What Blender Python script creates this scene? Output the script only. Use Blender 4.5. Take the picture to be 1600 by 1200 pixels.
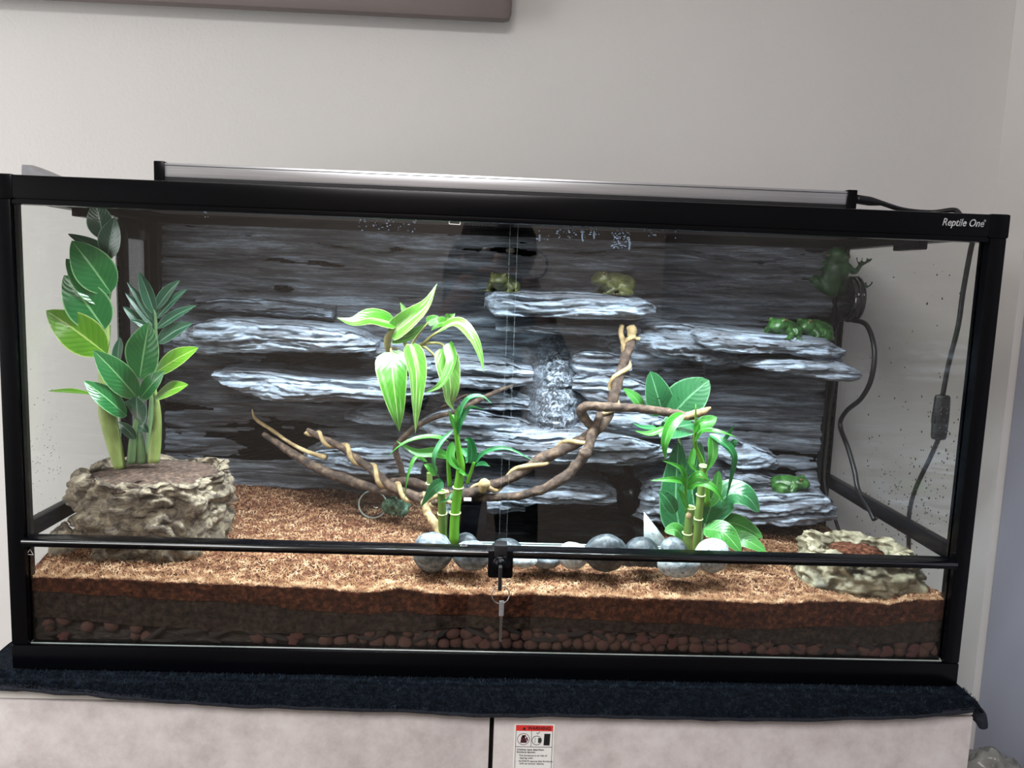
import bpy, bmesh, math, random
import numpy as np
from mathutils import Vector, Matrix, noise as mnoise

random.seed(7)
rng = np.random.default_rng(7)
scene = bpy.context.scene
COL = scene.collection
for o in list(bpy.data.objects):
    bpy.data.objects.remove(o)

# ------------------------------------------------------------------ camera
# tank frame: X right, Y depth (front frame at 0, back at 0.45), Z up (tank bottom at 0), metres
FPX = 1271.33
CAM = np.array([-.0288, -.9771, .5020])
YAW, PITCH, ROLL = .0376, .1273, .0370
def _axes(y, p, r):
    cy, sy, cp, sp, cr, sr = np.cos(y), np.sin(y), np.cos(p), np.sin(p), np.cos(r), np.sin(r)
    f = np.array([sy*cp, cy*cp, -sp]); rt = np.array([cy, -sy, 0.]); up = np.cross(rt, f)
    return cr*rt+sr*up, -sr*rt+cr*up, f
RT, UP, FW = _axes(YAW, PITCH, ROLL)
cam_data = bpy.data.cameras.new('camera'); cam = bpy.data.objects.new('camera', cam_data); COL.objects.link(cam)
cam_data.sensor_width = 36; cam_data.lens = FPX/1600*36; cam_data.clip_start = .001
m = Matrix.Identity(4)
for i in range(3):
    m[i][0], m[i][1], m[i][2], m[i][3] = RT[i], UP[i], -FW[i], CAM[i]
cam.matrix_world = m
scene.camera = cam
scene.view_settings.view_transform = 'Standard'; scene.view_settings.look = 'None'
scene.view_settings.gamma = 1; scene.view_settings.use_curve_mapping = False
scene.view_settings.exposure = 0.0
world = bpy.data.worlds.new('world'); scene.world = world; world.use_nodes = True
world.node_tree.nodes['Background'].inputs[0].default_value = (.8, .85, .9, 1)
world.node_tree.nodes['Background'].inputs[1].default_value = .3
FLOOR = -.95; CEIL = 1.55
def area(name, loc, rot, size, sy, power, color):
    l = bpy.data.lights.new(name, 'AREA'); l.shape = 'RECTANGLE'; l.size = size; l.size_y = sy
    l.energy = power; l.color = color
    o = bpy.data.objects.new(name, l); o.location = loc; o.rotation_euler = rot; COL.objects.link(o); return o
area('ceiling_lamp_light', (-.35, -1.75, CEIL-.06), (0, 0, 0), .9, .9, 54, (1, .955, .95))
area('window_light', (-2.15, -.4, .6), (0, math.radians(-90), 0), 1.2, 1.3, 30, (.98, .99, 1))

# ------------------------------------------------------------------ helpers
def P(x, y, Y):
    "the point at depth Y that the photograph shows at pixel x, y"
    d = FW+RT*(x-800)/FPX-UP*(y-600)/FPX
    return CAM+d*(Y-CAM[1])/d[1]
def PX(x, y, X):
    d = FW+RT*(x-800)/FPX-UP*(y-600)/FPX
    return CAM+d*(X-CAM[0])/d[0]
def lin(h):
    if isinstance(h, str):
        h = h.lstrip('#'); c = [int(h[i:i+2], 16)/255 for i in (0, 2, 4)]
    else: c = h
    return tuple((v/12.92 if v <= .04045 else ((v+.055)/1.055)**2.4) for v in c)+(1,)
def N(nt, t, **kw):
    n = nt.nodes.new(t)
    for k, v in kw.items(): setattr(n, k, v)
    return n
def mk(name, cols, scale=(1, 1, 1), nscale=5, detail=5, rough=.6, bump=0, bscale=None, coord='Object', trans=0,
       metal=0, spec=.5, rough2=.55, wave=None, coat=0, dist=0):
    "procedural material: a noise over scaled coordinates through a colour ramp, with bump"
    mt = bpy.data.materials.new(name); mt.use_nodes = True; nt = mt.node_tree; L = nt.links.new
    b = nt.nodes['Principled BSDF']; out = nt.nodes['Material Output']
    b.inputs['Roughness'].default_value = rough; b.inputs['Metallic'].default_value = metal
    b.inputs['Specular IOR Level'].default_value = spec; b.inputs['Coat Weight'].default_value = coat
    tc = N(nt, 'ShaderNodeTexCoord'); mp = N(nt, 'ShaderNodeMapping'); mp.inputs['Scale'].default_value = scale
    L(tc.outputs[coord], mp.inputs['Vector'])
    nz = N(nt, 'ShaderNodeTexNoise'); nz.inputs['Scale'].default_value = nscale; nz.inputs['Detail'].default_value = detail
    nz.inputs['Roughness'].default_value = rough2; nz.inputs['Distortion'].default_value = dist
    L(mp.outputs[0], nz.inputs['Vector'])
    if isinstance(cols, str): cols = [(0, cols), (1, cols)]
    cr = N(nt, 'ShaderNodeValToRGB'); el = cr.color_ramp.elements
    while len(el) < len(cols): el.new(.5)
    for e, (p, c) in zip(el, cols): e.position = p; e.color = lin(c)
    L(nz.outputs['Fac'], cr.inputs[0]); L(cr.outputs[0], b.inputs['Base Color'])
    if bump:
        bp = N(nt, 'ShaderNodeBump'); bp.inputs['Strength'].default_value = bump; bp.inputs['Distance'].default_value = .004
        if bscale:
            n2 = N(nt, 'ShaderNodeTexNoise'); n2.inputs['Scale'].default_value = bscale; n2.inputs['Detail'].default_value = 4
            L(mp.outputs[0], n2.inputs['Vector']); L(n2.outputs['Fac'], bp.inputs['Height'])
        else: L(nz.outputs['Fac'], bp.inputs['Height'])
        L(bp.outputs[0], b.inputs['Normal'])
    if trans:
        tr = N(nt, 'ShaderNodeBsdfTranslucent'); L(cr.outputs[0], tr.inputs[0])
        mx = N(nt, 'ShaderNodeMixShader'); mx.inputs[0].default_value = trans
        L(b.outputs[0], mx.inputs[1]); L(tr.outputs[0], mx.inputs[2]); L(mx.outputs[0], out.inputs[0])
    return mt
def leaf_mat(name, dark, light, edge, var=0., pale='e4eccb', rough=.35, trans=.15, speck=0):
    "leaf: UV x across (0..1), y along; midrib, side veins, pale margin, optional cream variegation, dark specks"
    mt = bpy.data.materials.new(name); mt.use_nodes = True; nt = mt.node_tree; L = nt.links.new
    b = nt.nodes['Principled BSDF']; out = nt.nodes['Material Output']
    b.inputs['Roughness'].default_value = rough; b.inputs['Coat Weight'].default_value = .05
    tc = N(nt, 'ShaderNodeTexCoord'); sp = N(nt, 'ShaderNodeSeparateXYZ'); L(tc.outputs['UV'], sp.inputs[0])
    def M(op, a, c=None):
        n = N(nt, 'ShaderNodeMath', operation=op)
        for i, v in enumerate((a, c)):
            if v is None: continue
            if isinstance(v, (int, float)): n.inputs[i].default_value = v
            else: L(v, n.inputs[i])
        return n.outputs[0]
    def ramp(v, a, bb):
        n = N(nt, 'ShaderNodeMapRange'); n.inputs[1].default_value = a; n.inputs[2].default_value = bb; L(v, n.inputs[0]); return n.outputs[0]
    def mixc(f, a, c):
        n = N(nt, 'ShaderNodeMix', data_type='RGBA')
        L(f, n.inputs[0])
        for i, v in ((6, a), (7, c)):
            if isinstance(v, tuple): n.inputs[i].default_value = v
            else: L(v, n.inputs[i])
        return n.outputs[2]
    d = M('ABSOLUTE', M('SUBTRACT', sp.outputs[0], .5))          # 0 at midrib, .5 at margin
    nz = N(nt, 'ShaderNodeTexNoise'); nz.inputs['Scale'].default_value = 6; L(tc.outputs['Object'], nz.inputs[0]); nz.inputs['Scale'].default_value = 40
    c = mixc(nz.outputs['Fac'], lin(dark), lin(light))
    if var:
        mp = N(nt, 'ShaderNodeMapping'); mp.inputs['Scale'].default_value = (3.2, .9, 1); L(tc.outputs['UV'], mp.inputs[0])
        n2 = N(nt, 'ShaderNodeTexNoise'); n2.inputs['Scale'].default_value = 1.3; n2.inputs['Detail'].default_value = 3; L(mp.outputs[0], n2.inputs[0])
        f = M('MULTIPLY', ramp(M('ADD', n2.outputs['Fac'], M('MULTIPLY', ramp(d, .18, 0.), .10)), .52, .66), var)
        c = mixc(f, c, lin(pale))
    vn = M('SINE', M('MULTIPLY', M('SUBTRACT', sp.outputs[1], M('MULTIPLY', d, .55)), 62))
    c = mixc(M('MULTIPLY', ramp(vn, .75, 1), .07), c, lin(edge))
    c = mixc(M('MULTIPLY', ramp(d, .035, .008), .75), c, lin(edge))
    c = mixc(M('MULTIPLY', ramp(d, .455, .49), .8), c, lin(edge))
    if speck:
        n3 = N(nt, 'ShaderNodeTexNoise'); n3.inputs['Scale'].default_value = 260; n3.inputs['Detail'].default_value = 1; L(tc.outputs['Object'], n3.inputs[0])
        c = mixc(ramp(n3.outputs['Fac'], .70, .74), c, lin('15180f'))
    L(c, b.inputs['Base Color'])
    bp = N(nt, 'ShaderNodeBump'); bp.inputs['Strength'].default_value = .10; bp.inputs['Distance'].default_value = .001; L(vn, bp.inputs['Height']); L(bp.outputs[0], b.inputs['Normal'])
    tr = N(nt, 'ShaderNodeBsdfTranslucent'); L(c, tr.inputs[0])
    mx = N(nt, 'ShaderNodeMixShader'); mx.inputs[0].default_value = trans
    L(b.outputs[0], mx.inputs[1]); L(tr.outputs[0], mx.inputs[2]); L(mx.outputs[0], out.inputs[0])
    return mt
def glass_mat(name, tint=(.985, .993, .990), refl=.040):
    "thin clear pane: straight-through transmission plus mirror reflection after Schlick"
    mt = bpy.data.materials.new(name); mt.use_nodes = True; nt = mt.node_tree; L = nt.links.new
    nt.nodes.remove(nt.nodes['Principled BSDF']); out = nt.nodes['Material Output']
    g = N(nt, 'ShaderNodeNewGeometry'); dt = N(nt, 'ShaderNodeVectorMath', operation='DOT_PRODUCT')
    L(g.outputs['Incoming'], dt.inputs[0]); L(g.outputs['Normal'], dt.inputs[1])
    def M(op, a, c=None):
        n = N(nt, 'ShaderNodeMath', operation=op)
        for i, v in enumerate((a, c)):
            if v is None: continue
            if isinstance(v, (int, float)): n.inputs[i].default_value = v
            else: L(v, n.inputs[i])
        return n.outputs[0]
    s = M('ADD', M('MULTIPLY', M('POWER', M('SUBTRACT', 1, M('ABSOLUTE', dt.outputs['Value'])), 5), 1-refl), refl)
    t = N(nt, 'ShaderNodeBsdfTransparent'); t.inputs[0].default_value = tint+(1,)
    gl = N(nt, 'ShaderNodeBsdfGlossy'); gl.inputs['Roughness'].default_value = 0.0
    mx = N(nt, 'ShaderNodeMixShader'); L(s, mx.inputs[0]); L(t.outputs[0], mx.inputs[1]); L(gl.outputs[0], mx.inputs[2]); L(mx.outputs[0], out.inputs[0])
    return mt

# ---- numpy gradient noise
def _hash(ix, iy, iz):
    h = (ix.astype(np.int64)*374761393+iy.astype(np.int64)*668265263+iz.astype(np.int64)*2147483647) & 0xffffffff
    h = ((h ^ (h >> 13))*1274126177) & 0xffffffff
    return ((h ^ (h >> 16)) & 0xffff)/65535.*2-1
def vnoise(x, y, z):
    x, y, z = np.broadcast_arrays(np.asarray(x, float), np.asarray(y, float), np.asarray(z, float))
    ix, iy, iz = np.floor(x), np.floor(y), np.floor(z); fx, fy, fz = x-ix, y-iy, z-iz
    sx, sy, sz = [t*t*t*(t*(t*6-15)+10) for t in (fx, fy, fz)]
    def h(a, b, c): return _hash(ix+a, iy+b, iz+c)
    l = lambda a, b, t: a+(b-a)*t
    return l(l(l(h(0,0,0), h(1,0,0), sx), l(h(0,1,0), h(1,1,0), sx), sy), l(l(h(0,0,1), h(1,0,1), sx), l(h(0,1,1), h(1,1,1), sx), sy), sz)
def fbm(x, y, z, oct=4, gain=.5):
    s = 0; a = 1; f = 1; t = 0
    for i in range(oct):
        s = s+a*vnoise(np.asarray(x)*f+i*17.3, np.asarray(y)*f+i*5.1, np.asarray(z)*f+i*9.7); t += a; a *= gain; f *= 2.03
    return s/t
def smooth(a, b, x):
    t = np.clip((np.asarray(x, float)-a)/(b-a), 0, 1); return t*t*(3-2*t)

# ---- mesh makers: all return (verts Nx3 array, faces)
def box(x0, x1, y0, y1, z0, z1):
    v = np.array([(x, y, z) for x in (x0, x1) for y in (y0, y1) for z in (z0, z1)], float)
    return v, [(0, 1, 3, 2), (4, 6, 7, 5), (0, 4, 5, 1), (2, 3, 7, 6), (0, 2, 6, 4), (1, 5, 7, 3)]
def bbox(x0, x1, y0, y1, z0, z1, b=.002):
    "box with bevelled edges"
    bm = bmesh.new(); v, f = box(x0, x1, y0, y1, z0, z1)
    vs = [bm.verts.new(p) for p in v]
    for q in f: bm.faces.new([vs[i] for i in q])
    bmesh.ops.recalc_face_normals(bm, faces=bm.faces)
    bmesh.ops.bevel(bm, geom=bm.edges[:], offset=b, segments=2, affect='EDGES', profile=.6)
    bm.verts.ensure_lookup_table(); bm.verts.index_update()
    r = np.array([w.co[:] for w in bm.verts]), [tuple(w.index for w in q.verts) for q in bm.faces]
    bm.free(); return r
def join(*parts):
    V = []; F = []; n = 0
    for v, f in parts:
        v = np.asarray(v, float)
        V.append(v); F += [tuple(i+n for i in q) for q in f]; n += len(v)
    return np.concatenate(V), F
def spline(pts, n=24):
    pts = [np.asarray(p, float) for p in pts]
    if len(pts) == 2: return np.array([pts[0]+(pts[1]-pts[0])*t for t in np.linspace(0, 1, n)])
    q = [2*pts[0]-pts[1]]+pts+[2*pts[-1]-pts[-2]]; out = []
    k = len(pts)-1
    for t in np.linspace(0, k, n):
        i = min(int(t), k-1); u = t-i; a, b, c, d = q[i:i+4]
        out.append(.5*(2*b+(c-a)*u+(2*a-5*b+4*c-d)*u*u+(3*b-a-3*c+d)*u**3))
    return np.array(out)
def frames(path):
    T = np.gradient(path, axis=0); T /= np.linalg.norm(T, axis=1)[:, None]+1e-12
    n = np.cross(T[0], (0.13, .9, .4)); n /= np.linalg.norm(n); Ns = []
    for t in T:
        n = n-t*(n@t); n /= np.linalg.norm(n)+1e-12; Ns.append(n)
    Ns = np.array(Ns); return T, Ns, np.cross(T, Ns)
def tube(pts, r, n=24, seg=8, rough=0., flat=1., seed=0, straight=False):
    path = np.array(pts, float) if straight else spline(pts, n)
    n = len(path); T, A, B = frames(path)
    rr = np.interp(np.linspace(0, 1, n), np.linspace(0, 1, len(np.atleast_1d(r))), np.atleast_1d(r))
    a = np.linspace(0, 2*np.pi, seg, endpoint=False)
    V = path[:, None]+rr[:, None, None]*(np.cos(a)[None, :, None]*A[:, None]+flat*np.sin(a)[None, :, None]*B[:, None])
    if rough:
        nn = fbm(V[..., 0]*90+seed, V[..., 1]*90, V[..., 2]*90, 3)
        V = path[:, None]+(V-path[:, None])*(1+rough*nn)[..., None]
    F = [(i*seg+j, i*seg+(j+1) % seg, (i+1)*seg+(j+1) % seg, (i+1)*seg+j) for i in range(n-1) for j in range(seg)]
    V = V.reshape(-1, 3); F += [tuple(range(seg))[::-1], tuple((n-1)*seg+j for j in range(seg))]
    return V, F
def lathe(prof, axis='Z', seg=24, c=(0, 0, 0)):
    a = np.linspace(0, 2*np.pi, seg, endpoint=False); V = []
    for r, h in prof:
        for t in a:
            p = (r*np.cos(t), r*np.sin(t), h)
            if axis == 'X': p = (p[2], p[0], p[1])
            if axis == 'Y': p = (p[0], p[2], p[1])
            V.append(p)
    n = len(prof)
    F = [(i*seg+j, i*seg+(j+1) % seg, (i+1)*seg+(j+1) % seg, (i+1)*seg+j) for i in range(n-1) for j in range(seg)]
    F += [tuple(range(seg))[::-1], tuple((n-1)*seg+j for j in range(seg))]
    return np.array(V)+np.array(c), F
def blob(c, r, nu=16, nv=10, amp=.1, freq=3., seed=0, oct=3):
    "noisy ellipsoid"
    V = [];
    for i in range(nv+1):
        t = np.pi*i/nv
        for j in range(nu):
            p = 2*np.pi*j/nu; V.append((np.sin(t)*np.cos(p), np.sin(t)*np.sin(p), np.cos(t)))
    V = np.array(V); d = 1+amp*fbm(V[:, 0]*freq+seed, V[:, 1]*freq+seed*1.7, V[:, 2]*freq, oct)
    V = V*d[:, None]*np.array(r)+np.array(c)
    F = [(i*nu+j, (i+1)*nu+j, (i+1)*nu+(j+1) % nu, i*nu+(j+1) % nu) for i in range(nv) for j in range(nu)]
    return V, F
def grid_faces(nx, ny):
    return [(i*ny+j, (i+1)*ny+j, (i+1)*ny+j+1, i*ny+j+1) for i in range(nx-1) for j in range(ny-1)]

# ---- objects
ORG = {}
def link(name, vf, mat, parent=None, smooth_=True, uv=None, mats=None, mi=None):
    v, f = vf; v = np.asarray(v, float)
    if parent is not None: v = v-np.array(ORG[parent.name])
    me = bpy.data.meshes.new(name); me.from_pydata([tuple(p) for p in v], [], [tuple(int(i) for i in q) for q in f])
    for mm in (mats or [mat]): me.materials.append(mm)
    if mi is not None: me.polygons.foreach_set('material_index', np.asarray(mi, np.int32))
    if smooth_: me.polygons.foreach_set('use_smooth', [True]*len(me.polygons))
    if uv is not None:
        l = me.uv_layers.new(name='UVMap'); vi = np.zeros(len(me.loops), np.int32); me.loops.foreach_get('vertex_index', vi)
        l.data.foreach_set('uv', np.asarray(uv, float)[vi].ravel())
    me.update()
    o = bpy.data.objects.new(name, me); COL.objects.link(o)
    if parent is not None: o.parent = parent; ORG[o.name] = ORG[parent.name]
    else: ORG[o.name] = (0, 0, 0)
    return o
def sharp(o, deg=35):
    o.data.polygons.foreach_set('use_smooth', [True]*len(o.data.polygons)); o.data.set_sharp_from_angle(angle=math.radians(deg)); return o
def tag(o, label, cat, group=None, kind=None):
    o['label'] = label; o['category'] = cat
    if group: o['group'] = group
    if kind: o['kind'] = kind
    return o
def thing(name, label, cat, loc, group=None):
    o = bpy.data.objects.new(name, None); COL.objects.link(o); o.location = loc; o.empty_display_size = .03
    ORG[o.name] = tuple(float(c) for c in loc); return tag(o, label, cat, group)
def struct(name, vf, mat, sm=False):
    o = link(name, vf, mat, smooth_=sm); o['kind'] = 'structure'; return o
def copy_tree(o, parent=None):
    c = o.copy(); COL.objects.link(c); c.parent = parent; ORG[c.name] = (0, 0, 0)
    for ch in list(o.children): copy_tree(ch, c)
    return c
def evalmesh(o):
    dg = bpy.context.evaluated_depsgraph_get(); e = o.evaluated_get(dg); me = e.to_mesh()
    v = np.array([p.co[:] for p in me.vertices]); f = [tuple(p.vertices) for p in me.polygons]; e.to_mesh_clear(); return v, f
def text_vf(body, size, extr=.0003, shear=0., align='LEFT', bold=0.):
    cu = bpy.data.curves.new('txt', 'FONT'); cu.body = body; cu.size = size; cu.extrude = extr; cu.shear = shear; cu.align_x = align; cu.offset = bold
    cu.resolution_u = 3
    o = bpy.data.objects.new('txt', cu); COL.objects.link(o); bpy.context.view_layer.update(); v, f = evalmesh(o)
    bpy.data.objects.remove(o); bpy.data.curves.remove(cu)
    return np.stack([v[:, 0], -v[:, 2], v[:, 1]], 1), f      # upright in the XZ plane, facing -Y

# ------------------------------------------------------------------ materials
M_wall = mk('wall_paint', [(.3, 'd2d1ce'), (.7, 'd8d6d3')], nscale=2, rough=.85, bump=.12, bscale=160, spec=.2)
M_wallR = mk('wall_paint_side', [(.3, 'cfccc9'), (.7, 'd5d2cf')], nscale=2, rough=.85, spec=.2)
M_door = mk('door_paint', [(.3, '9a9ba8'), (.7, 'a2a3b0')], nscale=3, rough=.6)
M_floor = mk('floor_laminate', [(.3, '5b5048'), (.7, '706358')], scale=(2, 12, 1), nscale=3, rough=.45)
M_ceil = mk('ceiling_paint', 'e2e0dc', rough=.9)
M_black = mk('black_plastic', [(.3, '040508'), (.7, '06070b')], nscale=8, rough=.25, spec=.16)
M_gloss = mk('gloss_black', '050608', rough=.12, spec=.8, coat=.3)
M_blackmatt = mk('black_matt', [(.3, '0b0b0d'), (.7, '121216')], nscale=30, rough=.6)
M_cable = mk('black_rubber', '0c0c0e', rough=.45)
M_alu = mk('aluminium', [(.4, 'c4c6ca'), (.6, 'd2d4d8')], scale=(.3, 20, 20), nscale=20, rough=.3, metal=.85)
M_steel = mk('steel', 'c0c0c0', rough=.22, metal=1)
M_led = mk('led_diffuser', 'e8eef2', rough=.4)
M_glass = glass_mat('glass_pane')
M_glass2 = glass_mat('pond_glass', (.90, .93, .95), .05)
M_edge = mk('glass_edge', [(.4, 'b4c4c0'), (.6, 'd0dcd8')], nscale=30, rough=.15, trans=.4)
M_white = mk('white_print', 'f2f2ef', rough=.6)
M_logo = mk('silver_print', [(.35, '8d9094'), (.65, 'd5d6d8')], nscale=120, rough=.4)
M_rock = mk('slate_rock', [(.30, '232428'), (.44, '46484e'), (.53, '6b7078'), (.61, '9aa8b8'), (.73, 'd4e2f0')], scale=(.15, .8, 2.3), nscale=36, detail=14, rough=.75, bump=1., rough2=.78, dist=.35)
# over the moulded cascade the streaks give way to a coarse chipped texture (painted by the vertex weight 'chip')
_nt = M_rock.node_tree; _b = _nt.nodes['Principled BSDF']; _c0 = _b.inputs['Base Color'].links[0].from_socket
_at = N(_nt, 'ShaderNodeAttribute', attribute_name='chip'); _tc = N(_nt, 'ShaderNodeTexCoord'); _nz = N(_nt, 'ShaderNodeTexNoise')
_nz.inputs['Scale'].default_value = 120; _nz.inputs['Detail'].default_value = 7; _nz.inputs['Distortion'].default_value = 1.3; _nt.links.new(_tc.outputs['Object'], _nz.inputs['Vector'])
_cr = N(_nt, 'ShaderNodeValToRGB'); _el = _cr.color_ramp.elements
for _ in range(2): _el.new(.5)
for _e, (_p, _h) in zip(_el, [(.36, '26282d'), (.48, '565d67'), (.58, '8a94a0'), (.70, 'c6d0da')]): _e.position = _p; _e.color = lin(_h)
_nt.links.new(_nz.outputs['Fac'], _cr.inputs[0])
# stronger light painted into the rock as paler streaks, set by a vertex weight
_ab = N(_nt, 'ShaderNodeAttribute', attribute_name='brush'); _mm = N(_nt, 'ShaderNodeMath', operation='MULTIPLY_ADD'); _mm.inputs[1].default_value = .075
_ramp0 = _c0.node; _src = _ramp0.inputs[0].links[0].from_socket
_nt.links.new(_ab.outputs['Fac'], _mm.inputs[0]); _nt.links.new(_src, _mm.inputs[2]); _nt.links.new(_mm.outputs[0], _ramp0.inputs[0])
_mx = N(_nt, 'ShaderNodeMix', data_type='RGBA')
_nt.links.new(_at.outputs['Fac'], _mx.inputs[0]); _nt.links.new(_c0, _mx.inputs[6]); _nt.links.new(_cr.outputs[0], _mx.inputs[7]); _nt.links.new(_mx.outputs[2], _b.inputs['Base Color'])
M_rockchip = mk('chipped_rock', [(.30, '26282c'), (.45, '555a62'), (.60, '8e969f'), (.75, 'c6cfd6')], scale=(1, 1, .8), nscale=130, detail=6, rough=.7, bump=1., dist=1.2)
M_cork = mk('pale_stone', [(.30, '1d1814'), (.42, '4b4137'), (.52, '7d715f'), (.64, 'aa9d84'), (.80, 'd6ccb2')], scale=(1, 1, 1.3), nscale=60, detail=12, rough=.85, bump=1., rough2=.75, dist=.8)
M_bowl = mk('bowl_resin', [(.28, '2b271c'), (.42, '625c48'), (.54, '8d866e'), (.75, 'c2bba2')], nscale=48, detail=7, rough=.6, bump=.6, dist=.4)
M_coco = mk('coco_soil', [(.28, '24150f'), (.48, '4a2b1e'), (.62, '714a38'), (.8, '966c55')], nscale=170, detail=6, rough=.95, bump=1., spec=.1)
M_cocofront = mk('dark_coco_soil', [(.28, '1c0f0a'), (.48, '3a2016'), (.62, '54301f'), (.8, '704834')], nscale=170, detail=6, rough=.95, bump=1., spec=.1)  # darker coco tone for the cut front face
M_dark = mk('dark_soil', [(.3, '17120f'), (.5, '2a221d'), (.75, '40352d')], nscale=160, detail=6, rough=.95, bump=.8, spec=.1)
M_fib = mk('coco_fibre', [(.30, '6a4833'), (.5, '987456'), (.7, 'c6a786')], nscale=70, detail=2, rough=.9, spec=.1)
M_potsoil = mk('potting_soil', [(.3, '2c211b'), (.5, '4b3a30'), (.75, '7b6555')], nscale=150, detail=6, rough=.95, bump=1.)
M_clay = mk('clay_ball', [(.3, '33201a'), (.5, '4d3027'), (.75, '6b463a')], nscale=70, rough=.8, bump=.5)
M_lava = mk('lava_rock', [(.3, '4a1f1a'), (.5, '76403a'), (.75, 'a87268')], nscale=160, rough=.9, bump=1.)
M_bark = mk('bark_chip', [(.3, '110e0c'), (.5, '27201b'), (.8, '4e443c')], scale=(1, 1, 3), nscale=70, rough=.7, bump=.7)
M_pebble = mk('grey_pebble', [(.3, '3c4348'), (.5, '6b757b'), (.7, '98a3a8')], nscale=140, detail=6, rough=.6, bump=.3)
M_pebble_d = mk('dark_pebble', [(.3, '1c2124'), (.5, '353d42'), (.7, '59646a')], nscale=140, detail=6, rough=.45, bump=.3)
M_pebble_l = mk('pale_pebble', [(.30, '4d555a'), (.42, '9aa4a8'), (.7, 'cad3d5')], nscale=200, detail=4, rough=.65, bump=.3)
M_vine = mk('vine_bark', [(.3, '1f1712'), (.5, '43342a'), (.7, '6e5b49')], scale=(1, 1, 1), nscale=90, detail=6, rough=.85, bump=.9)
M_strand = mk('pale_vine', [(.3, '6b5738'), (.5, '9c865e'), (.75, 'c6b388')], nscale=60, detail=5, rough=.8, bump=.5)
M_stalk = mk('bamboo_stalk', [(.3, '3f7a1a'), (.7, '66a52c')], scale=(1, 1, .15), nscale=40, rough=.35, trans=.1)
M_stalk2 = mk('bamboo_stalk_olive', [(.3, '4f6e2c'), (.7, '7d9548')], scale=(1, 1, .3), nscale=40, rough=.4, trans=.1)  # duller, more olive green for the other stalks
M_node = mk('bamboo_node', 'd4dca0', rough=.6)
M_zzstem = mk('plant_stalk', [(.3, '667c38'), (.7, '98a862')], scale=(1, 1, .4), nscale=60, rough=.5, bump=.2)
M_zzstem2 = mk('plant_stalk_green', [(.3, '3c5836'), (.7, '6a8656')], scale=(1, 1, .4), nscale=60, rough=.5, bump=.2)
L_zz = leaf_mat('zz_leaf', '17522a', '2f7a3c', '8fbf82', rough=.28)
L_zzy = leaf_mat('zz_leaf_young', '3d7015', '659a22', 'b8cc78', rough=.3)
L_zzd = leaf_mat('zz_leaf_deep', '173a28', '28523b', '7a9f86', rough=.3)
L_phil = leaf_mat('philodendron_leaf', '266410', '3f7c1a', '97ad72', var=.6, pale='8ba672', rough=.3)
L_philp = leaf_mat('philodendron_pale', '387420', '5f8f36', 'b2bd90', var=.85, pale='a6b484', rough=.3)
L_bam = leaf_mat('bamboo_leaf', '226e1e', '409228', '78b85a', rough=.35, trans=.3)
L_bamd = leaf_mat('bamboo_leaf_deep', '16562b', '247238', '5aa573', rough=.35)
L_broad = leaf_mat('broad_leaf', '1d5430', '2e6b3e', '72a67a', rough=.3, speck=1)
L_broadl = leaf_mat('broad_leaf_light', '2c702a', '46883a', '86b874', rough=.35, speck=1)
M_petiole = mk('petiole', [(.3, '7f7c4a'), (.7, 'aaa46e')], nscale=60, rough=.5)
M_frog = mk('frog_skin', [(.25, '14290f'), (.45, '244a1c'), (.6, '38662c'), (.75, '5d854a')], nscale=75, detail=6, rough=.35, bump=.3)
M_frogo = mk('frog_skin_olive', [(.25, '272a16'), (.5, '474a28'), (.75, '6c6c42')], nscale=75, detail=6, rough=.4, bump=.3)
M_frogd = mk('frog_skin_deep', [(.25, '16301a'), (.5, '254a26'), (.75, '3d6a38')], nscale=55, detail=4, rough=.35, bump=.3)
M_eye = mk('frog_eye', [(.4, '1a1206'), (.6, '8a6a20')], nscale=300, rough=.1, coat=1)
M_towel = mk('towel_terry', [(.3, '0b0f14'), (.5, '131a23'), (.8, '262f3a')], nscale=220, detail=5, rough=.95, bump=1., spec=.1)
M_pile = mk('towel_pile', [(.3, '0e131a'), (.5, '18212b'), (.75, '36424f')], nscale=90, detail=2, rough=.95, spec=.1)
M_hem = mk('towel_hem', [(.3, '0f131b'), (.7, '1d2532')], nscale=200, rough=.9, bump=.4)
M_cab = mk('cabinet_laminate', [(.32, 'b4adab'), (.46, 'c6bfbd'), (.56, 'd0cac8'), (.70, 'd9d5d3')], nscale=16, detail=12, rough=.55, bump=.15, bscale=60, rough2=.74)
M_cabtop = mk('cabinet_top', [(.3, 'd2d0cb'), (.7, 'dad8d3')], nscale=8, rough=.5)
M_gap = mk('gap_black', '0d0b0a', rough=.8)
M_red = mk('label_red', 'e23a35', rough=.5)
M_ink = mk('label_ink', '15171a', rough=.6)
M_maroon = mk('label_maroon', '4a1a2a', rough=.6)
M_sage = mk('label_sage', '2d3a35', rough=.6)
M_tv = mk('dark_casing', [(.3, '6a605d'), (.7, '766b68')], nscale=4, rough=.5)
M_bag = mk('clear_plastic', [(.3, '8d8d88'), (.7, 'b4b3ac')], nscale=20, rough=.2, trans=.4, bump=.4)
M_yellow = mk('yellow_pack', 'b79d52', rough=.5)
M_sheet = mk('grey_sheet', [(.3, '8e9096'), (.7, 'b4b6ba')], nscale=30, rough=.35, metal=.4)
M_water = glass_mat('water', (.55, .58, .56), .03)
M_pondfloor = mk('pond_floor', [(.3, '1c1a17'), (.7, '34302a')], nscale=60, rough=.6)
M_drop = mk('water_mark', '9aa6b4', rough=.1, trans=.5)
M_speck = mk('dirt_speck', '1d1b18', rough=.9)
M_moss = mk('moss', [(.3, '2c4a3a'), (.5, '4a705a'), (.7, '7b9c84')], nscale=120, rough=.9, bump=.8)
M_cloth = mk('dark_cloth', [(.3, '14141a'), (.7, '20202a')], nscale=40, rough=.9)
M_skin = mk('skin', 'a8745a', rough=.55)
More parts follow.
